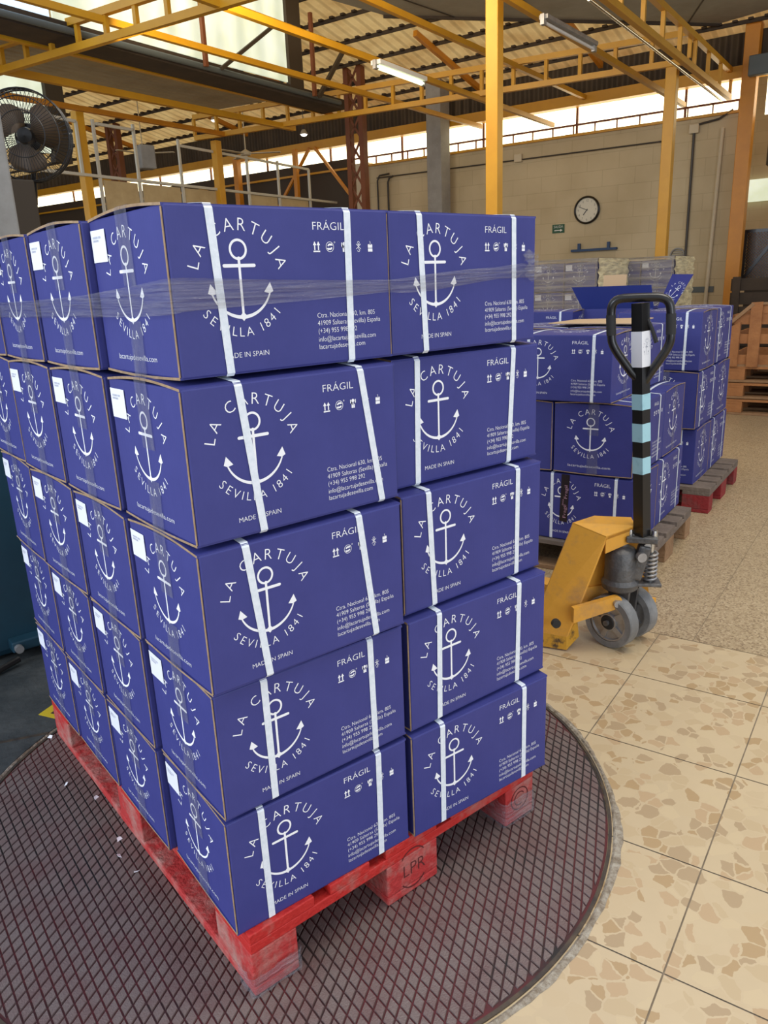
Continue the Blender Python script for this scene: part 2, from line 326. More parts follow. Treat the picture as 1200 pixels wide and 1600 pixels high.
# ---------------------------------------------------------------- lettering and marks as flat shapes
_txt = {}
def text2d(body, cap, align='LEFT'):
    """(verts2d, faces) of a line of lettering with the given capital height, baseline at 0"""
    key = (body, align)
    if key not in _txt:
        cu = bpy.data.curves.new('t', 'FONT'); cu.body = body; cu.align_x = align; cu.size = 1.0; cu.resolution_u = 3; cu.fill_mode = 'FRONT'; cu.offset = -0.011
        ob = bpy.data.objects.new('t', cu); COL.objects.link(ob); dg = bpy.context.evaluated_depsgraph_get(); dg.update()
        me = bpy.data.meshes.new_from_object(ob.evaluated_get(dg))
        _txt[key] = ([(v.co.x, v.co.y) for v in me.vertices], [tuple(p.vertices) for p in me.polygons])
        bpy.data.objects.remove(ob); bpy.data.curves.remove(cu); bpy.data.meshes.remove(me)
    v, f = _txt[key]
    return [(x * cap / CAP, y * cap / CAP) for x, y in v], f
CAP = 1.0
_v, _f = text2d('H', 1.0); CAP = max(y for x, y in _v)
def tr(shape, x=0, y=0, a=0, s=1.0, sx=1.0):
    c, sn = math.cos(a), math.sin(a)
    return ([(x + s * (px * sx * c - py * sn), y + s * (px * sx * sn + py * c)) for px, py in shape[0]], shape[1])
def fit(shape, width):
    w_ = max(p[0] for p in shape[0]) - min(p[0] for p in shape[0]); return tr(shape, sx=width / w_)
def poly(*pts): return (list(pts), [tuple(range(len(pts)))])
def rect(x0, y0, x1, y1): return poly((x0, y0), (x1, y0), (x1, y1), (x0, y1))
def arc(cx, cy, r, wd, a0, a1, n=20, w1=None):
    v = []; f = []
    for i in range(n + 1):
        a = a0 + (a1 - a0) * i / n; ww = wd if w1 is None else w1 + (wd - w1) * (1 - abs(2 * i / n - 1))
        v += [(cx + (r - ww / 2) * math.cos(a), cy + (r - ww / 2) * math.sin(a)), (cx + (r + ww / 2) * math.cos(a), cy + (r + ww / 2) * math.sin(a))]
    for i in range(n): f.append((2 * i, 2 * i + 1, 2 * i + 3, 2 * i + 2))
    return v, f
def disc(cx, cy, r, n=14): return ([(cx + r * math.cos(2 * PI * i / n), cy + r * math.sin(2 * PI * i / n)) for i in range(n)], [tuple(range(n))])
def merge(shapes):
    v = []; f = []
    for a, b in shapes:
        k = len(v); v += a; f += [tuple(i + k for i in q) for q in b]
    return v, f
def logo():
    """anchor inside two arcs of lettering, centred at the origin"""
    sh = []
    for ch, a in zip('LACARTUJA', (164.5, 146.5, 118.3, 100.0, 83.7, 66.7, 49.5, 32.5, 17.0)):
        g = text2d(ch, .0178, 'CENTER'); al = math.radians(a); r = .0685
        sh.append(tr(g, r * math.cos(al), r * math.sin(al), al - PI / 2))
    st = 'SEVILLA 1841'; ang = [218.5, 229, 240, 249, 257, 266, 276.5, 0, 293, 301.5, 311, 321]
    for ch, a in zip(st, ang):
        if ch == ' ': continue
        g = text2d(ch, .0135, 'CENTER'); al = math.radians(a); r = .0845
        sh.append(tr(g, r * math.cos(al), r * math.sin(al), al + PI / 2))
    sh += [arc(0, .042, .0134, .0036, 0, 2 * PI, 28), disc(0, .029, .003), rect(-.0021, -.056, .0021, .030), rect(-.0255, .0165, .0255, .0215), disc(-.0255, .019, .0025), disc(.0255, .019, .0025)]
    R_ = .0530; cy = -.0555 + R_; sh.append(arc(0, cy, R_, .0055, math.radians(-158), math.radians(-22), 30, .0026))
    for s in (-1, 1):
        bx, by = s * .0490, -.0175
        sh.append(poly((bx + s * .0020, by + .0115), (bx - s * .0095, by - .0025), (bx + s * .0005, by - .0050), (bx + s * .0070, by - .0020))[0:2])
    sh.append(poly((-.0068, -.0545), (0, -.0615), (.0068, -.0545), (0, -.048)))
    return merge(sh)
def icons():
    """five handling marks, 17 mm tall, spaced along x from 0"""
    sh = []
    def at(x, *g): sh.extend(tr(q, x, 0) for q in g)
    a = []
    for s in (-.0036, .0036): a += [rect(s - .0011, .003, s + .0011, .011), poly((s - .0034, .0105), (s + .0034, .0105), (s, .0165))]
    at(0, *a, rect(-.0066, 0, .0066, .0022))
    at(.0262, arc(0, .008, .0076, .0008, 0, 2 * PI, 24), arc(0, .008, .0036, .0028, .9, 2.9, 10), arc(0, .008, .0036, .0028, .9 + PI, 2.9 + PI, 10), poly((.0005, .0098), (.0062, .0100), (.0030, .0140)), poly((-.0005, .0062), (-.0062, .0060), (-.0030, .0020)), arc(.0098, .0150, .0011, .0005, 0, 2 * PI, 8))
    at(.0555, disc(0, .0125, .0030), rect(-.0011, 0, -.0002, .009), rect(.0002, 0, .0011, .009), poly((-.0011, 0), (-.0011, .005), (-.0060, .009), (-.0060, .0145), (-.0042, .0145), (-.0042, .0085), (-.0034, .0065), (-.0034, 0)), poly((.0011, 0), (.0034, 0), (.0034, .0065), (.0042, .0085), (.0042, .0145), (.0060, .0145), (.0060, .009), (.0011, .005)))
    at(.0852, arc(0, .0145, .0020, .0007, 0, 2 * PI, 10), rect(-.0004, .0040, .0004, .0126), arc(0, .0025, .0022, .0008, -PI, PI * .4, 10), tr(rect(-.0062, -.0004, .0062, .0004), 0, .0085, .7), tr(rect(-.0062, -.0004, .0062, .0004), 0, .0085, -.7), rect(-.0026, .0110, .0026, .0117))
    at(.1100, rect(-.0048, .0002, .0048, .0052), rect(-.0048, .0062, .0048, .0112), poly((-.0048, .0112), (-.0026, .0128), (-.0026, .0112)), poly((.0048, .0112), (.0026, .0128), (.0026, .0112)), tr(text2d('3', .0048, 'CENTER'), 0, .0118))
    return merge(sh)
LOGO = logo(); ICONS = icons()
def lift(shape):
    """height above the sheet for every vertex: each separate mark sits a hair above the one before"""
    v, f = shape; par = list(range(len(v)))
    def fd(i):
        while par[i] != i: par[i] = par[par[i]]; i = par[i]
        return i
    for q in f:
        for i in q[1:]: par[fd(i)] = fd(q[0])
    ids = {}; out = []
    for i in range(len(v)): out.append(ids.setdefault(fd(i), len(ids)) % 9 * 2.5e-5)
    return out
def long_print(L, Hh):
    s = Hh / .2422
    g = [tr(LOGO, .1115, .139), tr(fit(text2d('FRÁGIL', .0116), .063), .2470, .2100), tr(ICONS, .2545, .1763),
         tr(fit(text2d('MADE IN SPAIN', .0076), .078), .0720, .0238)]
    for txt, y, wd in (('Ctra. Nacional 630, km. 805', .0745, .1205), ('41909 Salteras (Sevilla) España', .0622, .1325), ('(+34) 955 998 292', .0497, .0800), ('info@lacartujadesevilla.com', .0362, .1205), ('lacartujadesevilla.com', .0242, .0960)):
        g.append(tr(fit(text2d(txt, .0076), wd), .2475, y))
    v, f = merge(g); kx = L / .404; k = Hh / .2422
    return [(x * kx, y * k) for x, y in v], f
def end_print(W, Hh):
    k = Hh / .2422; c = W * .465
    g = [tr(LOGO, c, .139 * k, 0, k), tr(fit(text2d('lacartujadesevilla.com', .0085), .150), c - .078 * k, .0215 * k, 0, k)]
    return merge(g)

# ---------------------------------------------------------------- cartons
BULGE = .0080
def flap_z(y, W): return BULGE * math.sin(PI * min(1, (W / 2 - abs(y)) / (W / 2)) / 2)
def carton_meshes(L, W, Hh, tag_):
    b = MB()
    b.box((-L / 2, -W / 2, 0), (L / 2, W / 2, Hh), 0, b=.0028)
    for sgn in (-1, 1):                                   # kraft joint edge on the corner of the end panel
        b.box((sgn * (L / 2 + .0012) - .0012, sgn * (W / 2 - .0030) - .0015, .002), (sgn * (L / 2 + .0012) + .0002, sgn * (W / 2 - .0030) + .0015, Hh - .004), 2)
    lp, ep = long_print(L, Hh), end_print(W, Hh); e = .0004
    ll, le = lift(lp), lift(ep)
    b.add([(-L / 2 + u, -W / 2 - e - h, v) for (u, v), h in zip(lp[0], ll)], lp[1], 1)
    b.add([(L / 2 - u, W / 2 + e + h, v) for (u, v), h in zip(lp[0], ll)], lp[1], 1)
    b.add([(-L / 2 - e - h, W / 2 - u, v) for (u, v), h in zip(ep[0], le)], ep[1], 1)
    b.add([(L / 2 + e + h, -W / 2 + u, v) for (u, v), h in zip(ep[0], le)], ep[1], 1)
    body = b.mesh('carton_body_' + tag_, [MT['blue'], MT['ink'], MT['kraft']])
    fl = []
    for top in (1, 0):
        for sgn in (-1, 1):
            f = MB(); n = 8; th = .0042; vs = []; k = 1.0 if top else -.45
            for i in range(n + 1):
                y = sgn * (W / 2 - .0015 - (W / 2 - .0025) * i / n); z = (Hh if top else 0) + k * flap_z(y, W)
                if not top: z -= 0.0
                lo, hi = (z - th + .001, z + .0008) if top else (z - .0008, z + th - .001)
                for x in (-L / 2 - .0022, L / 2 + .0022): vs += [(x, y, lo), (x, y, hi)]
            fs = []; ms = []
            for i in range(n):
                a = 4 * i; c = a + 4
                fs += [(a + 1, a + 3, c + 3, c + 1), (a, c, c + 2, a + 2), (a, a + 1, c + 1, c), (a + 2, c + 2, c + 3, a + 3)]; ms += [0, 0, 2, 2]
            fs += [(0, 2, 3, 1), (4 * n, 4 * n + 1, 4 * n + 3, 4 * n + 2)]; ms += [0, 2]
            f.add(vs, fs, 0); f.m = ms
            if top:                                       # half of the emblem is printed on each top flap
                gv, gf = LOGO; k2 = min(1.25, W / .287); keep = []
                for q in gf:
                    ys = [gv[i][1] * k2 for i in q]
                    if all(sgn * y > .003 for y in ys): keep.append(q)
                f.add([(gv[i][0] * k2, gv[i][1] * k2, Hh + flap_z(max(-W / 2, min(W / 2, gv[i][1] * k2)), W) + .0013) for i in range(len(gv))], keep, 1)
            me = f.mesh('flap_' + tag_, [MT['blue'], MT['ink'], MT['kraft']])
            bm = bmesh.new(); bm.from_mesh(me); loose = [v for v in bm.verts if not v.link_faces]; bmesh.ops.delete(bm, geom=loose, context='VERTS')
            bmesh.ops.recalc_face_normals(bm, faces=[x for x in bm.faces if x.material_index != 1]); bm.to_mesh(me); bm.free()
            fl.append((('top_flap' if top else 'bottom_flap'), me))
    tp = MB()                                             # parcel tape over the seam and down both ends
    d = .0012
    def strip(pts, x=True):
        vs = []
        for (px, pz) in pts: vs += [(px, -.0235, pz), (px, .0235, pz)]
        tp.add(vs, [(2 * i, 2 * i + 1, 2 * i + 3, 2 * i + 2) for i in range(len(pts) - 1)], 0)
    zt = Hh + BULGE + .0022; zb = -BULGE * .45 - .0022; xe = L / 2 + .0030
    for sg in (-1, 1):
        strip([(0, zt), (sg * (xe - .003), zt), (sg * xe, zt - .003), (sg * (xe - .0012), Hh * .56)])
        strip([(0, zb), (sg * (xe - .003), zb), (sg * xe, zb + .003), (sg * (xe - .0012), Hh * .34)])
    tape = tp.mesh('tape_' + tag_, [MT['tape']])
    return body, fl, tape
SMALL = (0.4035, 0.2865, 0.2422); BIG = (0.447, 0.352, 0.3035)
MESH = {'s': carton_meshes(*SMALL, 'standard'), 'b': carton_meshes(*BIG, 'large')}
DIM = {'s': SMALL, 'b': BIG}
def label_mesh(L, W, Hh, k):
    m_ = MB(); x = -L / 2 - .0014; y0 = W / 2 - .006; z0, z1 = .1755 * k, .2255 * k
    m_.box((x - .0005, y0 - .060 * k, z0), (x, y0, z1), 0)
    rows = [(.0405, .034), (.0355, .024)]
    for zz, wd in rows:
        g = fit(text2d('000000 000' if wd > .03 else '00000', .0036 * k), wd * k)
        m_.add([(x - .0008, y0 - .008 * k - u, z0 + (zz - .004) * k + v) for u, v in g[0]], g[1], 1)
    return m_.mesh('shipping_label', [MT['label'], MT['labelink']])
LAB = {'s': label_mesh(*SMALL, 1.0), 'b': label_mesh(*BIG, .62)}
def strap_part(parent, kind, xt, xb, width=.0132):
    """flat band round the short way; xt, xb = distance from the left edge of the long panel at top and bottom"""
    L, W, Hh = DIM[kind]; e = .0011; m_ = MB(); c = .005
    y = W / 2 + e; zt = Hh + .0018; zb = -.0026; xt -= L / 2; xb -= L / 2
    lp = [(xb, -y, zb + c), (xt, -y, Hh - c), (xt, -y + c, zt + .0006)]
    for i in range(1, 8):
        yy = -W / 2 + W * i / 8; lp.append((xt, yy, Hh + flap_z(yy, W) + .0020))
    lp += [(xt, y - c, zt + .0006), (xt, y, Hh - c), (xb, y, zb + c), (xb, y - c, zb), (xb, -y + c, zb)]
    vs = []; n = len(lp); th = .0006
    for i, p in enumerate(lp):
        ctr = Vector((p[0], 0, Hh / 2)); d = Vector((0, p[1], (p[2] - Hh / 2) * .9)).normalized() * th
        for s in (-1, 1):
            vs += [(p[0] + s * width / 2, p[1], p[2]), (p[0] + s * width / 2, p[1] + d.y, p[2] + d.z)]
    fs = []
    for i in range(n):
        a = 4 * i; b_ = 4 * ((i + 1) % n)
        fs += [(a + 1, a + 3, b_ + 3, b_ + 1), (a, a + 1, b_ + 1, b_), (a + 2, b_ + 2, b_ + 3, a + 3)]
    m_.add(vs, fs); return m_.build('strap', MT['strap'], parent)
def carton(kind, loc, rz, label, group, straps, sticker=True, flaps=True, simple=False):
    body, fl, tape = MESH[kind]
    o = thing('cardboard_box', label, 'box', loc, rz, group)
    def part(nm, me):
        p = bpy.data.objects.new(nm, me); COL.objects.link(p); p.parent = o; return p
    part('carton_body', body)
    for nm, me in fl:
        if simple and nm == 'bottom_flap': continue
        part(nm, me)
    part('packing_tape', tape)
    for xt, xb in straps: strap_part(o, kind, xt, xb)
    if sticker: part('shipping_label', LAB[kind])
    return o

# ---------------------------------------------------------------- pallet
def pallet(name, label, loc, rz, mats, group=None, stencil=False):
    """1200 (local y) x 800 (local x) x 144, four-way block pallet"""
    o = thing(name, label, 'pallet', loc, rz, group)
    top, blk, skd = mats
    for y0, wd in ((0, .145), (.2425, .100), (.5275, .145), (.8575, .100), (1.055, .145)): pass
    for x0, wd in ((0, .145), (.1835, .100), (.3275, .145), (.5165, .100), (.655, .145)):       # deck boards run the long way
        MB().box((x0, 0, .122), (x0 + wd, 1.2, .144), b=.002).build('deck_board', top, o)
    for y0 in (0, .5275, 1.055):
        MB().box((0, y0, .100), (.8, y0 + .145, .122), b=.002).build('stringer_board', top, o)
        for x0, wd in ((0, .100), (.3275, .145), (.7, .100)):
            bk = MB().box((x0, y0, .022), (x0 + wd, y0 + .145, .100), b=.003).build('block', blk, o)
            if stencil and y0 == 0:
                if x0 == .3275:
                    g = merge([tr(fit(text2d('LPR', .030), .062), .042, .026), arc(.073, .052, .038, .003, math.radians(35), math.radians(145), 12), arc(.073, .030, .038, .003, math.radians(215), math.radians(325), 12)])
                    MB().add([(x0 + u, y0 - .0006, .022 + v) for u, v in g[0]], g[1]).build('stencil_mark', MT['stencil'], bk)
                elif x0 == .7:
                    g = merge([arc(.05, .038, .030, .003, 0, 2 * PI, 20), arc(.05, .038, .018, .003, .6, 5.2, 14)])
                    MB().add([(x0 + u, y0 - .0006, .022 + v) for u, v in g[0]], g[1]).build('stencil_mark', MT['stencil'], bk)
    for x0, wd in ((0, .100), (.3275, .145), (.7, .100)):
        MB().box((x0, 0, 0), (x0 + wd, 1.2, .022), b=.004).build('skid_board', skd, o)
    return o

# ================================================================ SETTING
# floor: joints between real tiles, laid square to the hall
PLC = (0.408, 0.504)
fb = MB(); J = .0017
fb.box((-9, -9, -.06), (24, 24, -.0022), 0)
tl = [1.93 - .40 * 0] ; tcuts = [-4.34 + .4 * k for k in range(12)] + [.461, .781, 1.175, 1.58, 1.93]
tcuts = sorted(set(round(x, 3) for x in tcuts if x <= .07 or x in (.461, .781, 1.175, 1.58, 1.93)))
ncuts = [-.63 + .4 * k for k in range(-9, 24)]
def slab(t0, t1, n0, n1, mi):
    P_ = [H3(t0 + J, n0 + J), H3(t1 - J, n0 + J), H3(t1 - J, n1 - J), H3(t0 + J, n1 - J)]
    fb.add(P_, [(0, 1, 2, 3)], mi)
for i in range(len(tcuts) - 1):
    for j in range(len(ncuts) - 1): slab(tcuts[i], tcuts[i + 1], ncuts[j], ncuts[j + 1], 1)
ft = [1.93, 5.13, 8.33, 11.53, 14.73, 17.93]; fn = [-5.148 + 1.6 * k for k in range(15)]
J = .0013
for i in range(len(ft) - 1):
    for j in range(len(fn) - 1): slab(ft[i], ft[i + 1], fn[j], fn[j + 1], 2)
floor = fb.build('floor', [MT['grout'], MT['coarse'], MT['fine']], recalc=False); tag(floor, 'beige terrazzo factory floor with dark joints', kind='structure')

def rad(r): return r
# crumbled concrete round the turntable pit
cb = MB(); seg = 220; vs = []; rnd = random.Random(3); wob = [rnd.random() for _ in range(seg)]
for k in range(seg):
    a = 2 * PI * k / seg; wv = .8475 + .003 * math.sin(5 * a + 1) + .003 * math.sin(11 * a) + .005 * wob[k]
    vs += [(PLC[0] + .832 * math.cos(a), PLC[1] + .832 * math.sin(a), -.001), (PLC[0] + .839 * math.cos(a), PLC[1] + .839 * math.sin(a), .0028 + .002 * wob[k]), (PLC[0] + wv * math.cos(a), PLC[1] + wv * math.sin(a), .0004)]
fs = []
for k in range(seg):
    a = 3 * k; b = 3 * ((k + 1) % seg); fs += [(a, b, b + 1, a + 1), (a + 1, b + 1, b + 2, a + 2)]
cb.add(vs, fs); tag(cb.build('trim_1', MT['collar']), 'crumbled grey concrete edging around the round turntable', kind='structure')

# turntable
tt = thing('turntable', 'round maroon turntable plate with raised worn lozenge pads under the front pallet', 'turntable', (PLC[0], PLC[1], 0))
pb = MB(); pb.lathe([(0, .0006), (.815, .0006), (.8215, .0006), (.8215, -.02)], seg=180, mi=0)
pb.build('plate', [MT['groove']], tt, recalc=False)
rb = MB(); rb.lathe([(.8225, -.02), (.8225, .0036), (.8305, .0036), (.8305, -.02)], seg=180); rb.build('rim', MT['steel'], tt)
pd = MB(); va, vb = Vector((-.00118, -.02732)), Vector((-.02242, -.01482)); o0 = Vector((.2453 - PLC[0], -.0253 - PLC[1])) + (va + vb) * .5
for i in range(-75, 76):
    for j in range(-75, 76):
        c = o0 + va * i + vb * j
        if c.length > .822: continue
        q = []
        for s, z in ((.435, .0008), (.385, .0042)):
            for (x, y) in ((-1, -1), (1, -1), (1, 1), (-1, 1)):
                p = c + va * (x * s) + vb * (y * s)
                if p.length > .816: p = p * (.816 / p.length)
                q.append((p.x, p.y, z))
        pd.add(q, [(7, 6, 5, 4), (0, 4, 5, 1), (1, 5, 6, 2), (2, 6, 7, 3), (3, 7, 4, 0)])
pd.build('lozenge_pads', [MT['padtop']], tt)

# walls, clerestory, roof -----------------------------------------------------
TW = 9.7
def quadbox(name, t0, t1, n0, n1, z0, z1, m_, label=None, kind='structure'):
    b_ = MB(); P_ = [H3(t, n, z) for z in (z0, z1) for (t, n) in ((t0, n0), (t1, n0), (t1, n1), (t0, n1))]
    b_.add(P_, [(0, 3, 2, 1), (4, 5, 6, 7), (0, 1, 5, 4), (1, 2, 6, 5), (2, 3, 7, 6), (3, 0, 4, 7)])
    o = b_.build(name, m_)
    if kind: tag(o, label, kind=kind)
    return o
quadbox('wall_back', TW, TW + .2, 1.1, 6.40, 0, 3.07, MT['wall'], 'cream painted block wall behind the wrapped pallets')
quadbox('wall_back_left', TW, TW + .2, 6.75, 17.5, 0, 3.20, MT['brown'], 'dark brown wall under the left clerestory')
quadbox('wall_pier', TW - .05, TW + .25, 6.40, 6.75, 0, 3.10, MT['cream'], 'pale pier between the cream and brown walls')
quadbox('wall_left', 4, 15, 17.3, 17.5, 0, 5, MT['brown'])
quadbox('wall_far_hall', 16.5, 16.7, -7, 9, 0, 6.0, MT['wall'])
quadbox('ceiling_far_hall', 9.96, 16.8, -7, 9, 4.9, 4.95, MT['roof'])
win = quadbox('window_1', TW + .10, TW + .12, 1.0, 17.5, 3.02, 3.62, MT['glow'], 'long blown-out clerestory window above the back wall')
quadbox('window_2', 16.40, 16.45, -3, 7, 2.55, 2.95, MT['glaze'])
quadbox('window_3', TW + .10, TW + .12, -2.5, .88, 3.0, 3.62, MT['glow'])
# sloping corrugated roof with fascia
rf = MB(); zz = lambda t: 3.80 + .194 * (9.9 - t)
P_ = [H3(9.95, -3, zz(9.95)), H3(9.95, 17.5, zz(9.95)), H3(5.0, 17.5, zz(5.0)), H3(5.0, -3, zz(5.0))]
rf.add(P_, [(0, 1, 2, 3)]); tag(rf.build('ceiling', MT['roof']), 'sloping tan corrugated roof underside', kind='structure')
quadbox('trim_2', TW - .06, TW - .02, -3, 17.5, 3.50, 3.86, MT['fascia'], 'dark corrugated fascia band under the roof edge')
pl_ = MB()
k = 0
for k, t in enumerate((9.35, 8.85, 8.35, 7.85, 7.35, 6.85, 6.35, 5.85, 5.35)):
    z = zz(t) - .028; n0, n1 = -2.8, 17.3
    pb = MB(); pb.bar(H3(t, n0, z), H3(t, n1, z), .022, .040, 0)
    # hook bolts / saddles along the purlin
    nn_ = 0.2
    while nn_ < 14:
        pb.bar(H3(t - .035, nn_, z + .014), H3(t - .035, nn_ + .05, z + .014), .05, .020, 0); nn_ += .16
    tag(pb.build('roof_purlin', MT['darkwood']), None, 'purlin', 'purlins under the corrugated roof')
    COL.objects[-1]['label'] = 'dark serrated purlin under the corrugated roof, %s from the back wall' % ('first', 'second', 'third', 'fourth', 'fifth', 'sixth', 'seventh', 'eighth', 'ninth')[k]
# rafters: orange, sloping down towards the back wall
for n_, t0 in ((4.42, 7.9), (2.75, 7.2), (8.75, 7.4), (6.9, 7.2), (11.2, 7.4)):
    b_ = MB(); b_.bar(H3(t0, n_, zz(t0) - .09), H3(9.55, n_, zz(9.55) - .09), .05, .065, 0)
    lab = {4.42: 'orange sloping rafter seen just left of the tall front column', 2.75: 'orange sloping rafter seen between the front column and slim column', 8.75: 'orange sloping rafter above the left partition frames', 6.9: 'orange sloping rafter above the small glowing roof lamp', 11.2: 'orange sloping rafter behind the caged fan'}[n_]
    tag(b_.build('roof_rafter', MT['orange']), lab, 'rafter', 'rafters')
# eaves beam and window bars
tag(quadbox('eaves_beam', TW - .16, TW - .02, -1, 17.3, 3.375, 3.50, MT['yellow'], kind=None), 'long ochre beam running along the top of the clerestory window', 'beam')
fr = thing('window_bars', 'thin brown glazing bars across the bright clerestory strip', 'window frame')
zb = 3.18
bb = MB(); bb.bar(H3(TW + .02, 1.0, zb), H3(TW + .02, 17.3, zb), .03, .022); bb.build('rail', MT['rust'], fr)
for q in range(56): MB().bar(H3(TW + .02, 1.15 + q * .285, 3.03), H3(TW + .02, 1.15 + q * .285, zb), .012, .03, up=tuple(Tv)).build('mullion', MT['rust'], fr)
for q in range(12): MB().bar(H3(TW + .02, 1.75 + q * 1.35, 3.03), H3(TW + .02, 1.75 + q * 1.35, 3.42), .026, .03, up=tuple(Tv)).build('mullion', MT['rust'], fr)
bb = MB(); bb.bar(H3(TW - .01, 1.0, 3.055), H3(TW - .01, 17.3, 3.055), .06, .03); bb.build('sill', MT['yellow'], fr)

# flat grey soffit over the right bay
sf = MB(); P_ = [H3(6.58, 3.98, 3.90), H3(7.81, 2.78, 3.90), H3(8.79, 1.80, 3.90), H3(9.3, 1.35, 3.90), H3(8.6, -1.2, 3.90), H3(4.2, -1.2, 3.90), H3(3.6, 4.6, 3.90)]
sf.prism(P_, (0, 0, .04)); tag(sf.build('ceiling_soffit', MT['ceil']), 'flat grey panelled soffit at the top right', kind='structure')
tag(MB().bar(P_[0], P_[3], .03, .05).build('trim_3', MT['darkwood']), 'dark edge strip of the grey soffit', kind='structure')
jl = MB()
for a_, b2 in ((0.2, 0.1), (.45, .4), (.7, .65), (.9, .9)):
    jl.bar(P_[0].lerp(P_[3], a_) - Zv * .006, P_[6].lerp(P_[5], b2) - Zv * .006, .012, .006)
jl.bar(P_[0].lerp(P_[6], .25) - Zv * .006, P_[3].lerp(P_[5], .2) - Zv * .006, .012, .006)
tag(jl.build('trim_4', MT['darkwood']), 'thin dark joints in the grey soffit', kind='structure')

# monitor glazing at the upper left, gutter and pipe
NG = 5.0
g = MB(); P_ = [H3(3.45, NG, 3.375), H3(6.23, NG, 3.40), H3(6.23, NG, 4.30), H3(3.45, NG, 4.30)]
g.prism(P_, Nv * .02); tag(g.build('window_4', MT['glaze']), 'white translucent ribbed panels high on the left', kind='structure')
g = MB(); P_ = [H3(1.5, NG, 3.36), H3(3.42, NG, 3.375), H3(3.42, NG, 4.30), H3(1.5, NG, 4.30)]
g.prism(P_, Nv * .02); tag(g.build('window_5', MT['skypane']), 'pale blue pane at the top left corner', kind='structure')
tag(quadbox('trim_5', 1.5, 7.2, NG - .02, NG + .30, 3.27, 3.375, MT['darkwood'], kind='structure'), 'dark gutter board below the translucent panels')
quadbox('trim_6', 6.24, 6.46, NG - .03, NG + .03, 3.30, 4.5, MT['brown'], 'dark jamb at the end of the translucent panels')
tag(MB().cyl(H3(1.5, NG - .07, 3.29), H3(7.1, NG - .03, 3.325), .026, 14).build('gutter_pipe', MT['pipe'], smooth=True), 'long grey pipe under the dark gutter at upper left', 'pipe')
g = MB(); P_ = [H3(2.6, 5.35, 3.36), H3(6.6, 5.35, 3.36), H3(6.45, 6.5, 3.36), H3(2.6, 6.5, 3.36)]
g.prism(P_, (0, 0, .02)); tag(g.build('ceiling_low', MT['lowceil']), 'pale ribbed low ceiling panel at upper left', kind='structure')
g = MB(); P_ = [H3(3.0, 8.2, 3.0), H3(5.45, 8.2, 3.0), H3(5.45, 8.2, 3.9), H3(3.0, 8.2, 3.9)]
g.prism(P_, Nv * .02); tag(g.build('window_6', MT['glaze']), 'small translucent panel behind the caged fan', kind='structure')
quadbox('trim_7', 5.46, 5.70, 8.15, 8.25, 2.9, 4.0, MT['brown'], 'dark jamb beside the small translucent panel')

# ---------------------------------------------------------------- yellow steelwork
def ladder(name, label, a, b, h, nv, m_='yellow', sec=.055):
    o = thing(name, label, 'truss', group='ladder trusses'); a = Vector(a); b = Vector(b)
    MB().bar(a, b, .05, sec).build('bottom_chord', MT[m_], o)
    MB().bar(a + Zv * h, b + Zv * h, .05, sec).build('top_chord', MT[m_], o)
    for i in range(nv + 1):
        p = a.lerp(b, i / nv); MB().bar(p + Zv * sec / 2, p + Zv * (h - sec / 2), .035, .035).build('upright', MT[m_], o)
    return o
ladder('ladder_truss', 'yellow ladder truss crossing behind the tall front column to the slim column', H3(7.89, 1.29, 3.265), H3(6.86, 7.15, 3.20), .245, 17)
ladder('ladder_truss', 'yellow ladder truss rising across the upper left corner of the view', H3(3.72, 2.6, 3.20), H3(3.45, 7.2, 3.18), .185, 14)
ladder('ladder_truss', 'yellow ladder truss receding along the upper right towards the wall', H3(4.6, 1.28, 3.20), H3(9.62, 1.24, 3.20), .27, 9)
def beam(label, a, b, wd, ht, m_='yellow'):
    return tag(MB().bar(a, b, wd, ht).build('steel_beam', MT[m_]), label, 'beam', 'overhead beams')
beam('slim yellow overhead beam passing in front of the translucent panels', H3(2.6, 4.62, 3.32), H3(9.6, 4.42, 3.32), .045, .05)
beam('yellow overhead beam carrying the lit tube light', H3(3.4, 3.42, 3.20), H3(9.6, 3.38, 3.20), .045, .05)
beam('yellow overhead beam just left of the tall front column top', H3(3.6, 4.06, 3.50), H3(9.6, 4.06, 3.50), .045, .05)
beam('yellow overhead beam passing behind the tall front column', H3(4.4, 3.04, 3.45), H3(9.6, 2.94, 3.45), .045, .05)
beam('yellow overhead beam with the unlit batten light fixed below it', H3(4.0, 1.82, 3.195), H3(9.6, 1.74, 3.195), .045, .05)
beam('orange beam directly under the grey gutter pipe', H3(2.6, 5.72, 3.38), H3(7.4, 5.34, 3.38), .05, .05, 'orange')
beam('yellow beam along the near edge of the low ribbed ceiling', H3(2.6, 5.42, 3.30), H3(7.2, 5.30, 3.30), .05, .06)
beam('yellow beam along the far edge of the low ribbed ceiling', H3(3.0, 5.97, 3.20), H3(7.3, 5.85, 3.20), .06, .06)
beam('orange beam above the partition frames at left', H3(3.4, 6.75, 3.20), H3(6.95, 6.70, 3.20), .05, .05, 'orange')
def post(label, t, n, z0, z1, wd, m_='yellow', plate=True):
    o = thing('steel_column', label, 'column', H3(t, n, 0), AN, 'steel columns')
    MB().box((-wd / 2, -wd / 2, z0), (wd / 2, wd / 2, z1), b=.006).build('shaft', MT[m_], o)
    if plate: MB().box((-wd, -wd, 0), (wd, wd, .012)).build('base_plate', MT[m_], o)
    return o
post('tall yellow square column rising behind the right half of the stack', 5.0, 1.965, .012, 4.2, .100)
post('slim yellow column in front of the clock wall, under the truss end', 7.89, 1.44, .012, 3.235, .108, plate=False)
post('broad orange column at the right end of the cream wall', 9.50, 1.015, .012, 3.9, .155, 'orange')
post('yellow column at left between the two partition window frames', 5.05, 7.05, .012, 3.25, .10)
post('yellow column behind the top carton corner, under the left truss end', 7.05, 6.98, .012, 3.17, .10)
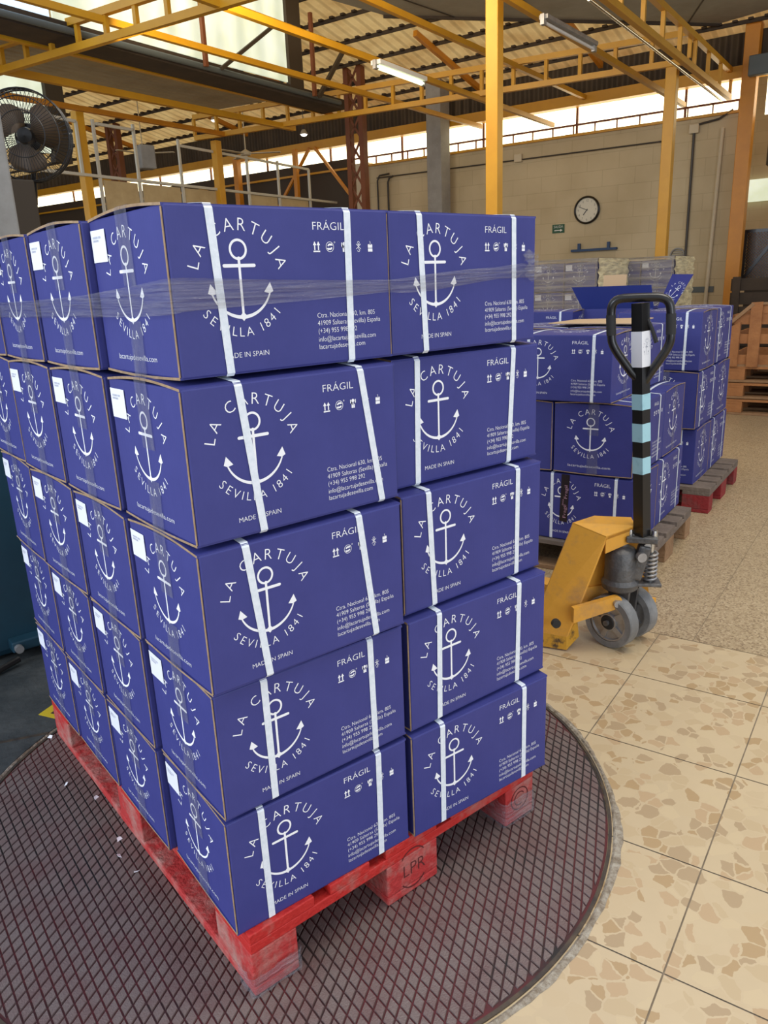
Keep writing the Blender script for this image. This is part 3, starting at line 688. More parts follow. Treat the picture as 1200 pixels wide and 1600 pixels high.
post('distant orange column in front of the left clerestory', 9.4, 8.9, .012, 3.4, .10, 'orange')
post('distant slim orange column beside the hanging ceiling fan', 9.4, 7.62, .012, 3.4, .07, 'orange')
def lattice(label, t, n):
    o = thing('lattice_column', label, 'column', H3(t, n, 0), AN, 'lattice columns')
    for s in (-.11, .11): MB().box((-.05, s - .035, 0), (.05, s + .035, 4.25)).build('stanchion', MT['rust'], o)
    lz = MB(); z = .2
    while z < 4.1:
        lz.bar((-.03, -.10, z), (-.03, .10, z + .3), .012, .03); lz.bar((-.03, .10, z), (-.03, -.10, z + .3), .012, .03); z += .3
    lz.build('lacing', MT['rust'], o)
lattice('brown lattice column in the centre background beside the pale pier', 8.5, 5.76)
lattice('brown lattice column at left behind the partition frames', 8.5, 10.85)
cc = thing('concrete_column', 'grey concrete column standing in front of the clerestory and cream wall', 'column', H3(9.35, 4.97, 0), AN)
MB().box((-.13, -.115, 0), (.13, .115, 4.0), b=.008).build('shaft', MT['concrete'], cc)
# diagonal braces
def brace(label, a, b, r=.022, m_='rust'):
    tag(MB().bar(a, b, r * 2, r * 2).build('diagonal_brace', MT[m_]), label, 'brace', 'diagonal braces')
brace('dark diagonal brace in front of the right-hand translucent panels', H3(5.15, 4.9, 3.32), H3(5.95, 4.9, 3.85), .016, 'brown')
brace('brown upright strut in front of the translucent panels', H3(4.95, 4.9, 3.30), H3(4.95, 4.9, 4.3), .018)
brace('brown strut beside the jamb of the translucent panels', H3(6.55, 4.9, 3.30), H3(6.55, 4.9, 4.1), .018)
brace('dark diagonal brace right of the translucent panels', H3(6.6, 4.88, 3.30), H3(7.1, 4.88, 3.85), .02, 'brown')
brace('orange diagonal brace across the left clerestory, leaning right', H3(9.5, 8.2, 2.5), H3(9.5, 7.4, 3.4), .02, 'orange')
brace('orange diagonal brace across the left clerestory, leaning left', H3(9.5, 6.6, 2.6), H3(9.5, 7.3, 3.4), .02, 'orange')

# ---------------------------------------------------------------- fittings on the cream wall
def wallthing(name, label, cat, n, z, off=.0): return thing(name, label, cat, H3(TW - off, n, z), AN - PI / 2)   # local -y faces the hall, local x runs to the right
ck = wallthing('wall_clock', 'round white clock with black rim on the cream wall', 'clock', 2.915, 2.13)
Rm = Matrix.Rotation(PI / 2, 4, 'X')
MB().lathe([(.150, 0), (.172, 0), (.175, .03), (.160, .045), (.150, .035), (.150, .02)], Rm, 48).build('rim', MT['black'], ck, smooth=True)
MB().lathe([(0, .02), (.152, .02)], Rm, 48).build('dial', MT['clockface'], ck)
nm = []
for h in range(1, 13):
    a = PI / 2 - h * PI / 6; nm.append(tr(text2d(str(h), .026, 'CENTER'), .118 * math.cos(a), .118 * math.sin(a) - .013))
for q in range(60):
    a = q * PI / 30; nm.append(tr(rect(-.004, -.0012, .004, .0012), .142 * math.cos(a), .142 * math.sin(a), a))
nm = merge(nm); MB().add([(u, -.0215, v) for u, v in nm[0]], nm[1]).build('numerals', MT['black'], ck)
for nmn, ln, wd, a in (('hour_hand', .075, .010, math.radians(232)), ('minute_hand', .115, .007, math.radians(157))):
    s_ = tr(rect(-.015, -wd / 2, ln, wd / 2), 0, 0, a); MB().prism([(u, -.024, v) for u, v in s_[0]], (0, -.002, 0)).build(nmn, MT['black'], ck)
sg = wallthing('exit_sign', 'small dark green sign with pale lettering left of the clock', 'sign', 3.31, 1.925)
MB().box((-.085, -.012, -.055), (.085, 0, .055)).build('board', MT['green'], sg)
s_ = merge([tr(fit(text2d('SALIDA', .030), .13), -.065, .010), rect(-.055, -.028, .03, -.016), poly((.03, -.040), (.062, -.022), (.03, -.004)), ])
MB().add([(u, -.0126, v) for u, v in s_[0]], s_[1]).build('lettering', MT['white'], sg)
rk = wallthing('wall_rack', 'narrow navy wall rack with pegs under the clock', 'rack', 2.80, 1.63)
MB().box((-.31, -.05, -.018), (.31, 0, .012)).build('rail', MT['navy'], rk)
for x in (-.20, .20): MB().box((x - .018, -.05, .012), (x + .018, -.02, .085)).build('peg', MT['navy'], rk)
def pipe_run(label, pts, r=.014, m_='conduit'):
    tag(MB().tube(pts, r, 8).build('conduit_pipe', MT[m_], smooth=True), label, 'pipe', 'conduits on the cream wall')
zc = TW - .03
pipe_run('long thin conduit crossing the cream wall above the clock', [H3(zc, 6.25, 2.86), H3(zc, 1.95, 2.84)], .009)
pipe_run('black vertical conduit running down the right part of the cream wall', [H3(zc, 1.62, 2.90), H3(zc, 1.62, .05)], .015)
pipe_run('dark conduit bending down at the left end of the cream wall', [H3(zc, 5.95, 2.86), H3(zc, 6.02, 2.84), H3(zc, 6.05, 2.78), H3(zc, 6.05, .1)], .014)
pipe_run('second dark conduit bending down at the left end of the cream wall', [H3(zc, 6.02, 2.90), H3(zc, 6.20, 2.89), H3(zc, 6.24, 2.82), H3(zc, 6.24, 2.2)], .012)
pipe_run('grey conduit curving from the junction box to the wall end', [H3(zc, 1.60, 2.97), H3(zc, 1.35, 3.00), H3(zc, 1.20, 3.08)], .012)
pipe_run('cream vertical pipe near the right end of the cream wall', [H3(zc, 1.30, 2.9), H3(zc, 1.36, .1)], .022, 'cream')
pipe_run('red brown vertical pipe on the pale pier', [H3(zc, 6.46, 3.05), H3(zc, 6.46, .1)], .018, 'rust')
for n_, z_, lb in ((1.62, 2.93, 'cream junction box at the top of the black conduit'), (1.93, 2.84, 'small cream junction box at the end of the long conduit'), (3.9, 2.87, 'small junction box in the middle of the long conduit')):
    tag(MB().box((-.055, -.05, -.05), (.055, 0, .05), b=.006).build('junction_box', MT['cream'], loc=H3(TW - .005, n_, z_)), lb, 'box', 'junction boxes').rotation_euler = (0, 0, AN - PI / 2)
vt = wallthing('round_vent', 'small round vent beside the slim column foot', 'vent', 1.72, 1.50)
MB().lathe([(.075, 0), (.09, 0), (.09, .03), (.075, .03)], Rm, 28).build('ring', MT['concrete'], vt)
for q in range(5): MB().box((-.07 + abs(q - 2) * .012, -.02, -.055 + q * .026), (.07 - abs(q - 2) * .012, -.01, -.045 + q * .026)).build('louvre', MT['concrete'], vt)
tag(quadbox('trim_8', TW - .012, TW, 1.26, 2.6, 1.04, 1.11, MT['pipe'], kind='structure'), 'grey painted band on the cream wall')

# far hall seen past the wall end
quadbox('trim_9', 10.2, 10.4, -3, .88, 2.5, 3.02, MT['fascia'], 'dark band over the opening to the far hall')
cg = thing('mesh_cage', 'dark framed lattice mesh guard at the far right', 'cage', H3(9.9, .70, 1.12), AN - PI / 2)
for a_, b2 in (((-.28, 0, 0), (-.28, 0, .62)), ((.42, 0, 0), (.42, 0, .62)), ((-.30, 0, .62), (.44, 0, .62)), ((-.30, 0, 0), (.44, 0, 0)), ((-.28, 0, .05), (.1, 0, .6))):
    MB().bar(a_, b2, .035, .035, up=(0, 1, 0)).build('frame_bar', MT['black'], cg)
ms = MB()
q = -1.0
while q < 1.1:
    for s in (-1, 1):
        pts = []
        for zz_ in (0.0, .62):
            pts.append((q + s * (zz_ - .31), 0, zz_))
        # clip to the frame
        (x0, _, z0), (x1, _, z1) = pts; pr = []
        for k_ in range(21):
            f_ = k_ / 20; x = x0 + (x1 - x0) * f_
            if -.28 <= x <= .42: pr.append((x, 0, z0 + (z1 - z0) * f_))
        if len(pr) > 1: ms.bar(pr[0], pr[-1], .008, .014, up=(0, 1, 0))
    q += .035
ms.build('mesh', MT['black'], cg)
MB().box((-.26, .02, 0), (.40, .03, .6)).build('liner', MT['orange'], cg)
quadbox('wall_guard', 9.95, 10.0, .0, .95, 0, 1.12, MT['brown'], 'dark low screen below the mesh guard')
tag(MB().tube([H3(12.5, .62, 1.5), H3(12.5, .62, 1.9), H3(12.5, .55, 2.05), H3(12.5, .3, 2.1), H3(12.5, -.5, 2.1)], .12, 16).build('duct', MT['concrete'], smooth=True), 'grey bent duct in the far hall at the right edge', 'duct')
tag(MB().box((-.12, -.05, -.10), (.12, .05, .10), b=.01).build('control_box', MT['pipe'], loc=H3(9.3, .88, 3.42)), 'dark grey box near the top right corner', 'box').rotation_euler = (0, 0, AN - PI / 2)
tag(MB().box((-.10, -.04, -.05), (.10, .04, .05), b=.01).build('emergency_light', MT['pipe'], loc=H3(11.8, .72, 2.28)), 'small grey fitting in the far hall right of the orange column', 'lamp').rotation_euler = (0, 0, AN - PI / 2)

# ---------------------------------------------------------------- left background: partition, fan, pillar, machine
NP = 7.0
pt = thing('glazed_partition', 'light grey framed partition at left with cream lower panels', 'partition')
def pbar(t0, z0, t1, z1, wd=.028, m_='greyframe', nm_='frame_bar'):
    MB().bar(H3(t0, NP, z0), H3(t1, NP, z1), .03, wd, up=tuple(Nv)).build(nm_, MT[m_], pt)
pbar(3.9, 2.60, 9.6, 2.57, .045)
for t_, z1 in ((5.20, 3.18), (5.75, 3.20), (6.42, 3.12), (7.02, 3.05), (7.62, 3.05), (8.25, 3.05), (8.95, 3.0)): pbar(t_, 2.0, t_, z1)
pbar(5.24, 3.14, 5.75, 3.14); pbar(4.2, 3.16, 4.98, 3.13); pbar(4.98, 2.60, 4.98, 3.13); pbar(6.42, 3.05, 8.95, 3.0, .02)
for t0, t1 in ((5.25, 5.72), (5.80, 6.38), (6.46, 6.98), (7.66, 8.2), (8.3, 8.9)):
    MB().prism([H3(t0, NP, 1.0), H3(t1, NP, 1.0), H3(t1, NP, 2.56), H3(t0, NP, 2.56)], Nv * .02).build('panel', MT['panelcream'], pt)
pil = thing('concrete_pillar', 'pale concrete pillar at the left edge below the caged fan', 'pillar', (0.42, 3.2, 0), 0)
MB().box((-.26, 0, 0), (.262, .35, 2.35), b=.01).build('shaft', MT['concrete'], pil)
bp_ = thing('brown_cabinet', 'tall brown cabinet right of the concrete pillar', 'cabinet', (0.80, 3.75, 0), 0)
MB().box((-.12, 0, 0), (.15, .3, 1.93), b=.008).build('body', MT['brown'], bp_)

# caged industrial fan
FC = Vector((1.015, 3.985, 2.195)); view = (FC - cam.matrix_world.translation); view.z *= .4
fdir = Vector((-.45, -.86, -.05)).normalized(); fq = fdir.to_track_quat('Z', 'Y').to_matrix().to_4x4()
fn_ = thing('industrial_fan', 'large caged fan with broad brown blades above the concrete pillar', 'fan', tuple(FC)); fn_.rotation_euler = fdir.to_track_quat('Z', 'Y').to_euler()
RF = .245
cgm = MB()
for rr_, z_ in ((RF, 0), (RF * .99, .045), (RF * .80, .085), (RF * .5, .105), (RF, -.05), (RF * .55, -.095)):
    cgm.tube([(rr_ * math.cos(2 * PI * k / 40), rr_ * math.sin(2 * PI * k / 40), z_) for k in range(40)], .0032 if rr_ < RF * .98 else .005, 6, closed=True)
for k in range(64):
    a = 2 * PI * k / 64; ca, sa = math.cos(a), math.sin(a)
    cgm.tube([(.055 * ca, .055 * sa, .112), (.12 * ca, .12 * sa, .105), (.19 * ca, .19 * sa, .088), (.235 * ca, .235 * sa, .055), (RF * ca, RF * sa, 0), (.235 * ca, .235 * sa, -.055), (.15 * ca, .15 * sa, -.09), (.05 * ca, .05 * sa, -.10)], .0015, 4, caps=False)
cgm.build('cage', MT['black'], fn_)
for k in range(3):
    bl = MB(); vs = []; n_ = 8
    for i in range(n_ + 1):
        r = .03 + (.20 - .03) * i / n_; half = .34 + .50 * math.sin(PI * min(1, i / n_ * .95)) ** .7
        for s in (-1, 0, 1):
            a = 2 * PI * k / 3 + .15 + s * half + .35 * i / n_; vs.append((r * math.cos(a), r * math.sin(a), .035 * s * (1 - .3 * i / n_)))
    fs = []
    for i in range(n_):
        for s in range(2): a = 3 * i + s; fs.append((a, a + 1, a + 4, a + 3))
    bl.add(vs, fs); ob = bl.build('blade', MT['fan'], fn_, smooth=True); sm = ob.modifiers.new('s', 'SOLIDIFY'); sm.thickness = .003
MB().lathe([(0, .05), (.04, .045), (.048, .02), (.048, -.05), (.075, -.06), (.075, -.16), (.05, -.18), (0, -.18)], seg=24).build('motor', MT['black'], fn_, smooth=True)
MB().bar((0, -.05, -.14), (-.05, -.36, -.18), .03, .02).build('bracket', MT['black'], fn_)

mc = thing('stretch_wrapping_machine', 'dark teal wrapping machine mast with black floor plate at the left edge', 'machine', (0, 0, 0))
MB().box((-.75, 1.86, .012), (.21, 2.35, 2.3), b=.03).build('mast', MT['teal'], mc)
MB().box((-.30, 1.81, .012), (-.10, 1.87, 2.1), b=.02).build('mast_rail', MT['teal'], mc)
MB().box((-.52, 1.78, .012), (-.33, 1.87, 1.9), b=.01).build('guide_channel', MT['black'], mc)
MB().box((.03, 1.795, .045), (.30, 1.86, .085), b=.005).build('foot_bar', MT['teal'], mc)
MB().tube([(.05, 1.775, .062), (.05, 1.80, .062)], .015, 16).build('bolt', MT['alu'], mc, smooth=True)
MB().tube([(-.9, 1.66, .03), (-.4, 1.71, .025), (-.05, 1.74, .02), (.04, 1.77, .03)], .012, 8).build('cable', MT['black'], mc, smooth=True)
# floor plate with a round cut-out
fp = MB(); cut = []
a0, a1 = math.radians(101), math.radians(205)
for k in range(41):
    a = a0 + (a1 - a0) * k / 40; cut.append((PLC[0] + .842 * math.cos(a), PLC[1] + .842 * math.sin(a), 0.0))
outer = [(-1.6, cut[-1][1], 0.0), (-1.6, 2.6, 0.0), (.9, 2.6, 0.0), (.9, 1.5, 0.0), (cut[0][0], 1.5, 0.0)]
vs = cut + []
for i in range(40):
    p, q = cut[i], cut[i + 1]
    def out(pp):
        d = Vector((pp[0] - PLC[0], pp[1] - PLC[1], 0)).normalized(); return (PLC[0] + d.x * 2.4, PLC[1] + d.y * 2.4, 0)
    a, b, c, d = Vector(p), Vector(q), Vector(out(q)), Vector(out(p))
    up = Vector((0, 0, .0048)); fp.add([a + up, b + up, c + up, d + up], [(0, 1, 2, 3)]); fp.add([a, b, b + up, a + up], [(0, 1, 2, 3)])
fp.build('floor_plate', MT['platform'], mc)
MB().bar((-.42, 1.38, .0055), (-.02, 1.225, .0055), .010, .003).build('plate_seam', MT['steel'], mc)
st_ = MB(); st_.prism([(-.012, 1.360, .0052), (.055, 1.400, .0052), (.11, 1.30, .0052), (.04, 1.262, .0052)], (0, 0, .0008)); stk = st_.build('warning_sticker', MT['warn'], mc)
MB().prism([(.020, 1.340, .0061), (.050, 1.358, .0061), (.085, 1.300, .0061), (.055, 1.283, .0061)], (0, 0, .0004)).build('pictogram', MT['darkwood'], stk)

# ---------------------------------------------------------------- lights hanging in the hall
def batten(label, a, b, lit):
    o = thing('tube_light', label, 'lamp'); a = Vector(a); b = Vector(b)
    MB().bar(a + Zv * .035, b + Zv * .035, .10 if lit else .07, .035 if lit else .028).build('housing', MT['white'] if lit else MT['alu'], o)
    MB().tube([a, b], .018 if lit else .012, 10).build('tube', MT['tube'] if lit else MT['white'], o, smooth=True)
    for p in (a, b): MB().bar(p - Zv * .02, p + Zv * .05, .03, .05, up=tuple(Tv)).build('end_cap', MT['alu'], o)
    for f in (.2, .8): MB().bar(a.lerp(b, f) + Zv * .045, a.lerp(b, f) + Zv * .075 + Nv * .115, .02, .012).build('hanger', MT['alu'], o)
batten('lit greenish white tube light left of the tall front column', H3(5.37, 3.28, 3.10), H3(6.17, 3.29, 3.10), True)
batten('unlit batten light right of the tall front column', H3(5.25, 1.69, 3.10), H3(6.20, 1.64, 3.10), False)
tag(MB().cyl(H3(5.2, 1.33, 3.16), H3(9.5, 1.30, 3.16), .012, 10).build('conduit_pipe', MT['chrome'], smooth=True), 'long shiny pipe running along the right ladder truss', 'pipe')
for (n_, z_, t_, lb) in ((7.92, 3.67, 8.0, 'small glowing roof lamp above the left partition'), (6.27, 3.27, 8.0, 'small glowing roof lamp near the centre background')):
    o = thing('pendant_lamp', lb, 'lamp', H3(t_, n_, z_), 0, 'pendant lamps')
    MB().lathe([(.02, .06), (.03, .05), (.055, .0)], seg=20).build('shade', MT['alu'], o, smooth=True)
    MB().lathe([(0, -.025), (.03, -.018), (.045, 0), (0, .0)], seg=20).build('bulb', MT['lamp'], o, smooth=True)
    MB().cyl((0, 0, .06), (0, 0, zz(t_) - z_ if t_ > 5 else .5), .005, 6).build('cord', MT['black'], o)
for n_, t_, z_, lb in ((7.36, 8.0, 3.16, 'ceiling fan hanging above the top carton near the centre left'), (9.55, 8.0, 3.42, 'ceiling fan hanging left behind the partition')):
    o = thing('ceiling_fan', lb, 'fan', H3(t_, n_, z_), 0, 'ceiling fans')
    MB().lathe([(0, -.03), (.07, -.02), (.08, .02), (.02, .05), (.012, .06)], seg=20).build('motor', MT['cream'], o, smooth=True)
    MB().cyl((0, 0, .05), (0, 0, zz(t_) - z_), .009, 8).build('rod', MT['cream'], o)
    for k in range(3):
        a = k * 2 * PI / 3 + 1.35; d = Vector((math.cos(a), math.sin(a), 0)); MB().bar(d * .07, d * .50, .075, .008).build('blade', MT['cream'], o)
tag(MB().box((-.10, -.08, -.14), (.10, .08, .14), b=.015).build('loudspeaker', MT['concrete'], loc=H3(6.4, 7.6, 2.98)), 'grey wall speaker behind the left partition frames', 'speaker')

# ================================================================ FRONT PALLET AND ITS STACK
Z0 = .0044
pallet('wooden_pallet', 'worn red wooden pallet under the large front carton stack on the turntable', (0, 0, Z0), 0, (MT['redwood'], MT['redworn'], MT['redworn']), stencil=True)
FIT = [('A', 0, 0.1946, 0.1498, -0.0395), ('A', 1, 0.1931, 0.1471, -0.0233), ('A', 2, 0.1867, 0.1318, -0.0094), ('A', 3, 0.1891, 0.1381, 0.0036), ('A', 4, 0.1992, 0.1541, 0.0085),
 ('B', 0, 0.6135, 0.1233, -0.0562), ('B', 1, 0.6149, 0.1353, -0.0287), ('B', 2, 0.6161, 0.1534, -0.0037), ('B', 3, 0.6246, 0.1754, -0.0094), ('B', 4, 0.6047, 0.1661, 0.0335),
 ('C', 0, 0.1913, 0.4538, -0.0105), ('C', 1, 0.1899, 0.4459, -0.0128), ('C', 2, 0.1843, 0.4255, -0.0049), ('C', 3, 0.1839, 0.4429, 0.0147), ('C', 4, 0.1836, 0.448, 0.0166),
 ('D', 0, 0.1928, 0.7446, -0.0104), ('D', 1, 0.1901, 0.7432, -0.0099), ('D', 2, 0.1833, 0.7320, 0.0161), ('D', 3, 0.1798, 0.7460, 0.0186), ('D', 4, 0.1809, 0.7482, 0.0),
 ('E', 0, 0.1941, 1.0349, -0.0134), ('E', 1, 0.1925, 1.0345, -0.0169), ('E', 2, 0.1855, 1.0282, -0.0165), ('E', 3, 0.1820, 1.0420, 0.0), ('E', 4, 0.1810, 1.0430, 0.0)]
STR = {('A', 4): ((.0688, .0807), (.3175, .3135)), ('A', 3): ((.0923, .1161), (.3278, .3645)), ('A', 2): ((.0803, .1042), (.3076, .3353)), ('A', 1): ((.0944, .0967), (.324, .3266)), ('A', 0): ((.0675, .0696), (.3325, .3294)),
 ('B', 4): ((.0728, .0837), (.333, .3364)), ('B', 3): ((.0587, .0533), (.3259, .3129)), ('B', 2): ((.0667, .0771), (.3274, .3251)), ('B', 1): ((.08, .0758), (.3167, .3124)), ('B', 0): ((.0799, .0781), (.3265, .3268))}
LEV = ['bottom layer', 'second layer up', 'middle layer', 'second layer down', 'top layer']
COLN = {'A': 'blue anchor carton at the front left corner of turntable stack, ', 'B': 'blue anchor carton at the front right corner of turntable stack, ',
        'C': 'blue carton end with label, second column on the stack\'s left side, ', 'D': 'blue carton end with label, third column on the stack\'s left side, ', 'E': 'blue carton end with label, rearmost column on the stack\'s left side, '}
rs = random.Random(11)
for c, r, x, y, th in FIT:
    z = .1484 + .0005 + r * .2544
    st = STR.get((c, r), ((.075 + rs.uniform(-.01, .01), .075 + rs.uniform(-.01, .01)), (.325, .325 + rs.uniform(-.01, .01))))
    carton('s', (x, y, z), th, COLN[c] + LEV[r], 'cartons stacked on the turntable pallet', st, sticker=(c != 'B'))
for r in range(5):
    for j in range(3):
        carton('s', (.6085 + rs.uniform(-.002, .002), .462 + .2915 * j, .1489 + r * .2544), 0, 'blue anchor carton hidden at the back right of the turntable stack', 'hidden cartons of the turntable stack', ((.075, .075), (.325, .325)), sticker=False)

# stretch film band round the top layer
zb_ = .0045
band = [(.012, 1.19, 1.268, .034), (-.020, 1.05, 1.268, .034), (-.024, .90, 1.268, .036), (-.026, .60, 1.270, .036), (-.026, .30, 1.275, .037), (-.0125, .10, 1.281, .044), (-.0065, .012, 1.284, .046), (.010, .0015, 1.285, .044),
        (.12, .0035, 1.284, .038), (.22, .0055, 1.284, .034), (.32, .0070, 1.286, .028), (.392, .0080, 1.288, .022), (.43, .0110, 1.287, .023), (.50, .0135, 1.290, .026), (.60, .0170, 1.296, .024), (.68, .0195, 1.300, .022), (.755, .0215, 1.304, .030), (.800, .0240, 1.304, .030), (.8165, .040, 1.302, .030), (.8105, .15, 1.296, .035), (.800, .30, 1.29, .035), (.812, .60, 1.285, .035), (.812, 1.10, 1.28, .035), (.80, 1.19, 1.275, .035)]
fbm = MB(); fl_ = thing('stretch_film_band', 'clear stretch film band wrapped round the top carton layer', 'film')
rows = 9; pts_ = []
for i in range(len(band) - 1):
    sub = 8
    for s in range(sub):
        f = s / sub; pts_.append([band[i][k] * (1 - f) + band[i + 1][k] * f for k in range(4)])
pts_.append(list(band[-1]))
rr2 = random.Random(5)
vs = []; n_ = len(pts_)
for i, (x, y, z, w_) in enumerate(pts_):
    p0 = Vector(pts_[max(0, i - 1)][:2]); p1 = Vector(pts_[min(n_ - 1, i + 1)][:2]); d = (p1 - p0).normalized(); nx, ny = d.y * -1, d.x * 1
    nx, ny = -nx, -ny
    nx, ny = (d.y, -d.x) if True else (nx, ny)
    for k in range(rows):
        v = k / (rows - 1) - .5
        off = .0022 + .0016 * math.sin(v * 19 + i * .07) + .0009 * math.sin(v * 43 + i * .23) + .0004 * rr2.random()
        # wound from back-left to the front: outward is away from the stack centre
        ox, oy = (x - .4), (y - .6); sgn = 1 if (nx * ox + ny * oy) > 0 else -1
        vs.append((x + sgn * nx * (off + .001), y + sgn * ny * (off + .001), z + v * w_ + .0022 * math.sin(i * .11 + k)))
fs = [(i * rows + k, (i + 1) * rows + k, (i + 1) * rows + k + 1, i * rows + k + 1) for i in range(n_ - 1) for k in range(rows - 1)]
fbm.add(vs, fs); fbm.build('film_strip', MT['film'], fl_, smooth=True)
kn = MB()
for q in range(16):
    a = rr2.uniform(0, 6.28); cx, cz = .785 + rr2.uniform(-.035, .03), 1.305 + rr2.uniform(-.022, .03)
    x2, z2 = cx + .02 * math.cos(a), cz + .014 * math.sin(a)
    kn.add([(cx - .008, .018, cz), (cx, .010, cz + .012), (x2, .006, z2), (x2 - .006, .016, z2 - .009)], [(0, 1, 2), (0, 2, 3)])
kn.build('crumpled_end', MT['film'], fl_)
# film remnants and flakes on the pallet blocks and plate
for (lb, lo, hi) in (('film scrap round the near corner block of the red front pallet', (-.004, -.004), (.104, .05)), ('film scrap round the far right block of the red front pallet', (.696, -.004), (.804, .10))):
    b_ = MB(); vs = []; nn2 = 26
    for i in range(nn2 + 1):
        f = i / nn2
        if f < .33: px, py = lo[0], hi[1] + (lo[1] - hi[1]) * f / .33
        elif f < .75: px, py = lo[0] + (hi[0] - lo[0]) * (f - .33) / .42, lo[1]
        else: px, py = hi[0], lo[1] + (hi[1] - lo[1]) * (f - .75) / .25
        for k in range(4):
            vs.append((px + rr2.uniform(-.002, .002) - (.003 if f < .33 else 0), py - .002 + rr2.uniform(-.003, .001), .008 + k * (.016 if 'near' in lb else .022) + rr2.uniform(-.003, .003)))
    b_.add(vs, [(4 * i + k, 4 * i + 4 + k, 4 * i + 5 + k, 4 * i + 1 + k) for i in range(nn2) for k in range(3)])
    tag(b_.build('film_scrap', MT['film'], smooth=True), lb, 'film', 'film scraps on the pallet')
for i, (x, y) in enumerate(((-.040, .60), (-.052, .54), (-.035, .47), (-.06, .93), (-.03, 1.20), (-.025, .80))):
    ob = MB().prism([(0, 0, 0), (.014, .003, 0), (.011, .010, .004), (.002, .008, .005)], (0, 0, .0015)).build('film_flake', MT['ink'], loc=(x, y, .0046)); ob.rotation_euler = (0, 0, i * 1.3)
    tag(ob, 'tiny white film flake lying on the turntable plate beside the red pallet', 'flake', 'white flakes beside the pallet')

# ================================================================ PALLET TRUCK
pj_ = thing('pallet_truck', 'orange yellow hand pallet truck with black striped handle parked beside the stack', 'pallet truck')
def wheel(cx, cy, ax):
    o = Vector((cx, cy, .098)); Mx = Matrix.Translation(o) @ Vector(ax).normalized().to_track_quat('Z', 'Y').to_matrix().to_4x4()
    ty = MB().lathe([(.072, -.025), (.094, -.025), (.0975, -.021), (.0975, .021), (.094, .025), (.072, .025)], Mx, 48).build('tyre', MT['tyre'], pj_, smooth=True)
    hb = MB(); hb.lathe([(.072, -.023), (.066, -.023), (.063, -.016), (.034, -.014), (.032, -.024), (.017, -.024), (.017, .024), (.032, .022), (.034, .004), (.062, .008), (.064, .020), (.072, .020)], Mx, 36)
    for k in range(5):
        a = 2 * PI * k / 5; d = Vector((math.cos(a), math.sin(a), 0))
        for s in (-1, 1): hb.bar(Mx @ (d * .030 + Vector((0, 0, s * .015))), Mx @ (d * .068 + Vector((0, 0, s * .015))), .020, .012, up=tuple(Vector(ax)))
    hb.build('hub', MT['alu'], pj_, smooth=True)
    MB().lathe([(0, -.027), (.024, -.027), (.030, -.022), (.030, .022), (.024, .027), (0, .027)], Mx, 24).build('hub_cap', MT['blackmatt'], pj_, smooth=True)
AX = Vector((.9998, .02, 0)); QC = Vector((1.772, .402, 0))
wheel(*(QC - AX * .062).xy, AX); wheel(*(QC + AX * .062).xy, AX)
MB().cyl(QC - AX * .10 + Zv * .098, QC + AX * .10 + Zv * .098, .010, 12).build('axle', MT['cast'], pj_)
FW = Vector((-AX.y, AX.x, 0))     # direction of travel, away from the operator
# pump unit
P0 = Vector((1.758, .405, 0))
MB().lathe([(0, .205), (.050, .205), (.062, .215), (.066, .235), (.060, .245), (.056, .25), (.056, .345), (.046, .362), (.026, .370), (.020, .378), (.020, .44), (0, .44)], Matrix.Translation(P0), 32).build('pump_body', MT['cast'], pj_, smooth=True)
MB().cyl(P0 + Zv * .375, P0 + Zv * .43, .011, 14).build('ram', MT['chrome'], pj_, smooth=True)
fk = MB()
for s in (-1, 1):
    fk.prism([P0 + AX * s * .028 + FW * .03 + Zv * .215, P0 + AX * s * .028 - FW * .055 + Zv * .215, QC + AX * s * .028 - FW * .03 + Zv * .075, QC + AX * s * .028 + FW * .03 + Zv * .075], AX * .012)
fk.build('fork_bracket', MT['cast'], pj_)
VR = Vector((.66, -.75, 0)).normalized(); VF = Vector((.60, .80, 0)).normalized()
lug = P0 + Vector((.052, -.052, 0))
MB().box((-.045, -.03, -.018), (.045, .03, .018), M=Matrix.Translation(lug + Zv * .405) @ Matrix.Rotation(-.85, 4, 'Z'), b=.006).build('top_bracket', MT['cast'], pj_)
MB().box((-.022, -.02, -.065), (.022, .02, .065), M=Matrix.Translation(P0 + Vector((.030, -.055, .315))) @ Matrix.Rotation(-.85, 4, 'Z') @ Matrix.Rotation(.25, 4, 'Y'), b=.008).build('pump_lever', MT['cast'], pj_)
for (dx, dy, z, r) in ((.012, -.066, .345, .017), (.050, -.060, .375, .013)):
    MB().tube([P0 + Vector((dx, dy, z)), P0 + Vector((dx - .012, dy - .018, z))], r, 16).build('pin', MT['alu'], pj_, smooth=True)
MB().box((-.075, -.035, -.006), (.075, .035, .006), M=Matrix.Translation(P0 + Vector((.045, -.045, .232))) @ Matrix.Rotation(-.85, 4, 'Z'), b=.003).build('base_bracket', MT['cast'], pj_)
SP = P0 + Vector((.070, -.075, 0)); hx = []
for k in range(7 * 12 + 1):
    a = 2 * PI * k / 12; hx.append(SP + Vector((.020 * math.cos(a), .020 * math.sin(a), .240 + .105 * k / 84)))
MB().tube(hx, .0048, 7).build('coil_spring', MT['alu'], pj_, smooth=True)
MB().cyl(SP + Zv * .235, SP + Zv * .385, .009, 12).build('spring_rod', MT['chrome'], pj_, smooth=True)
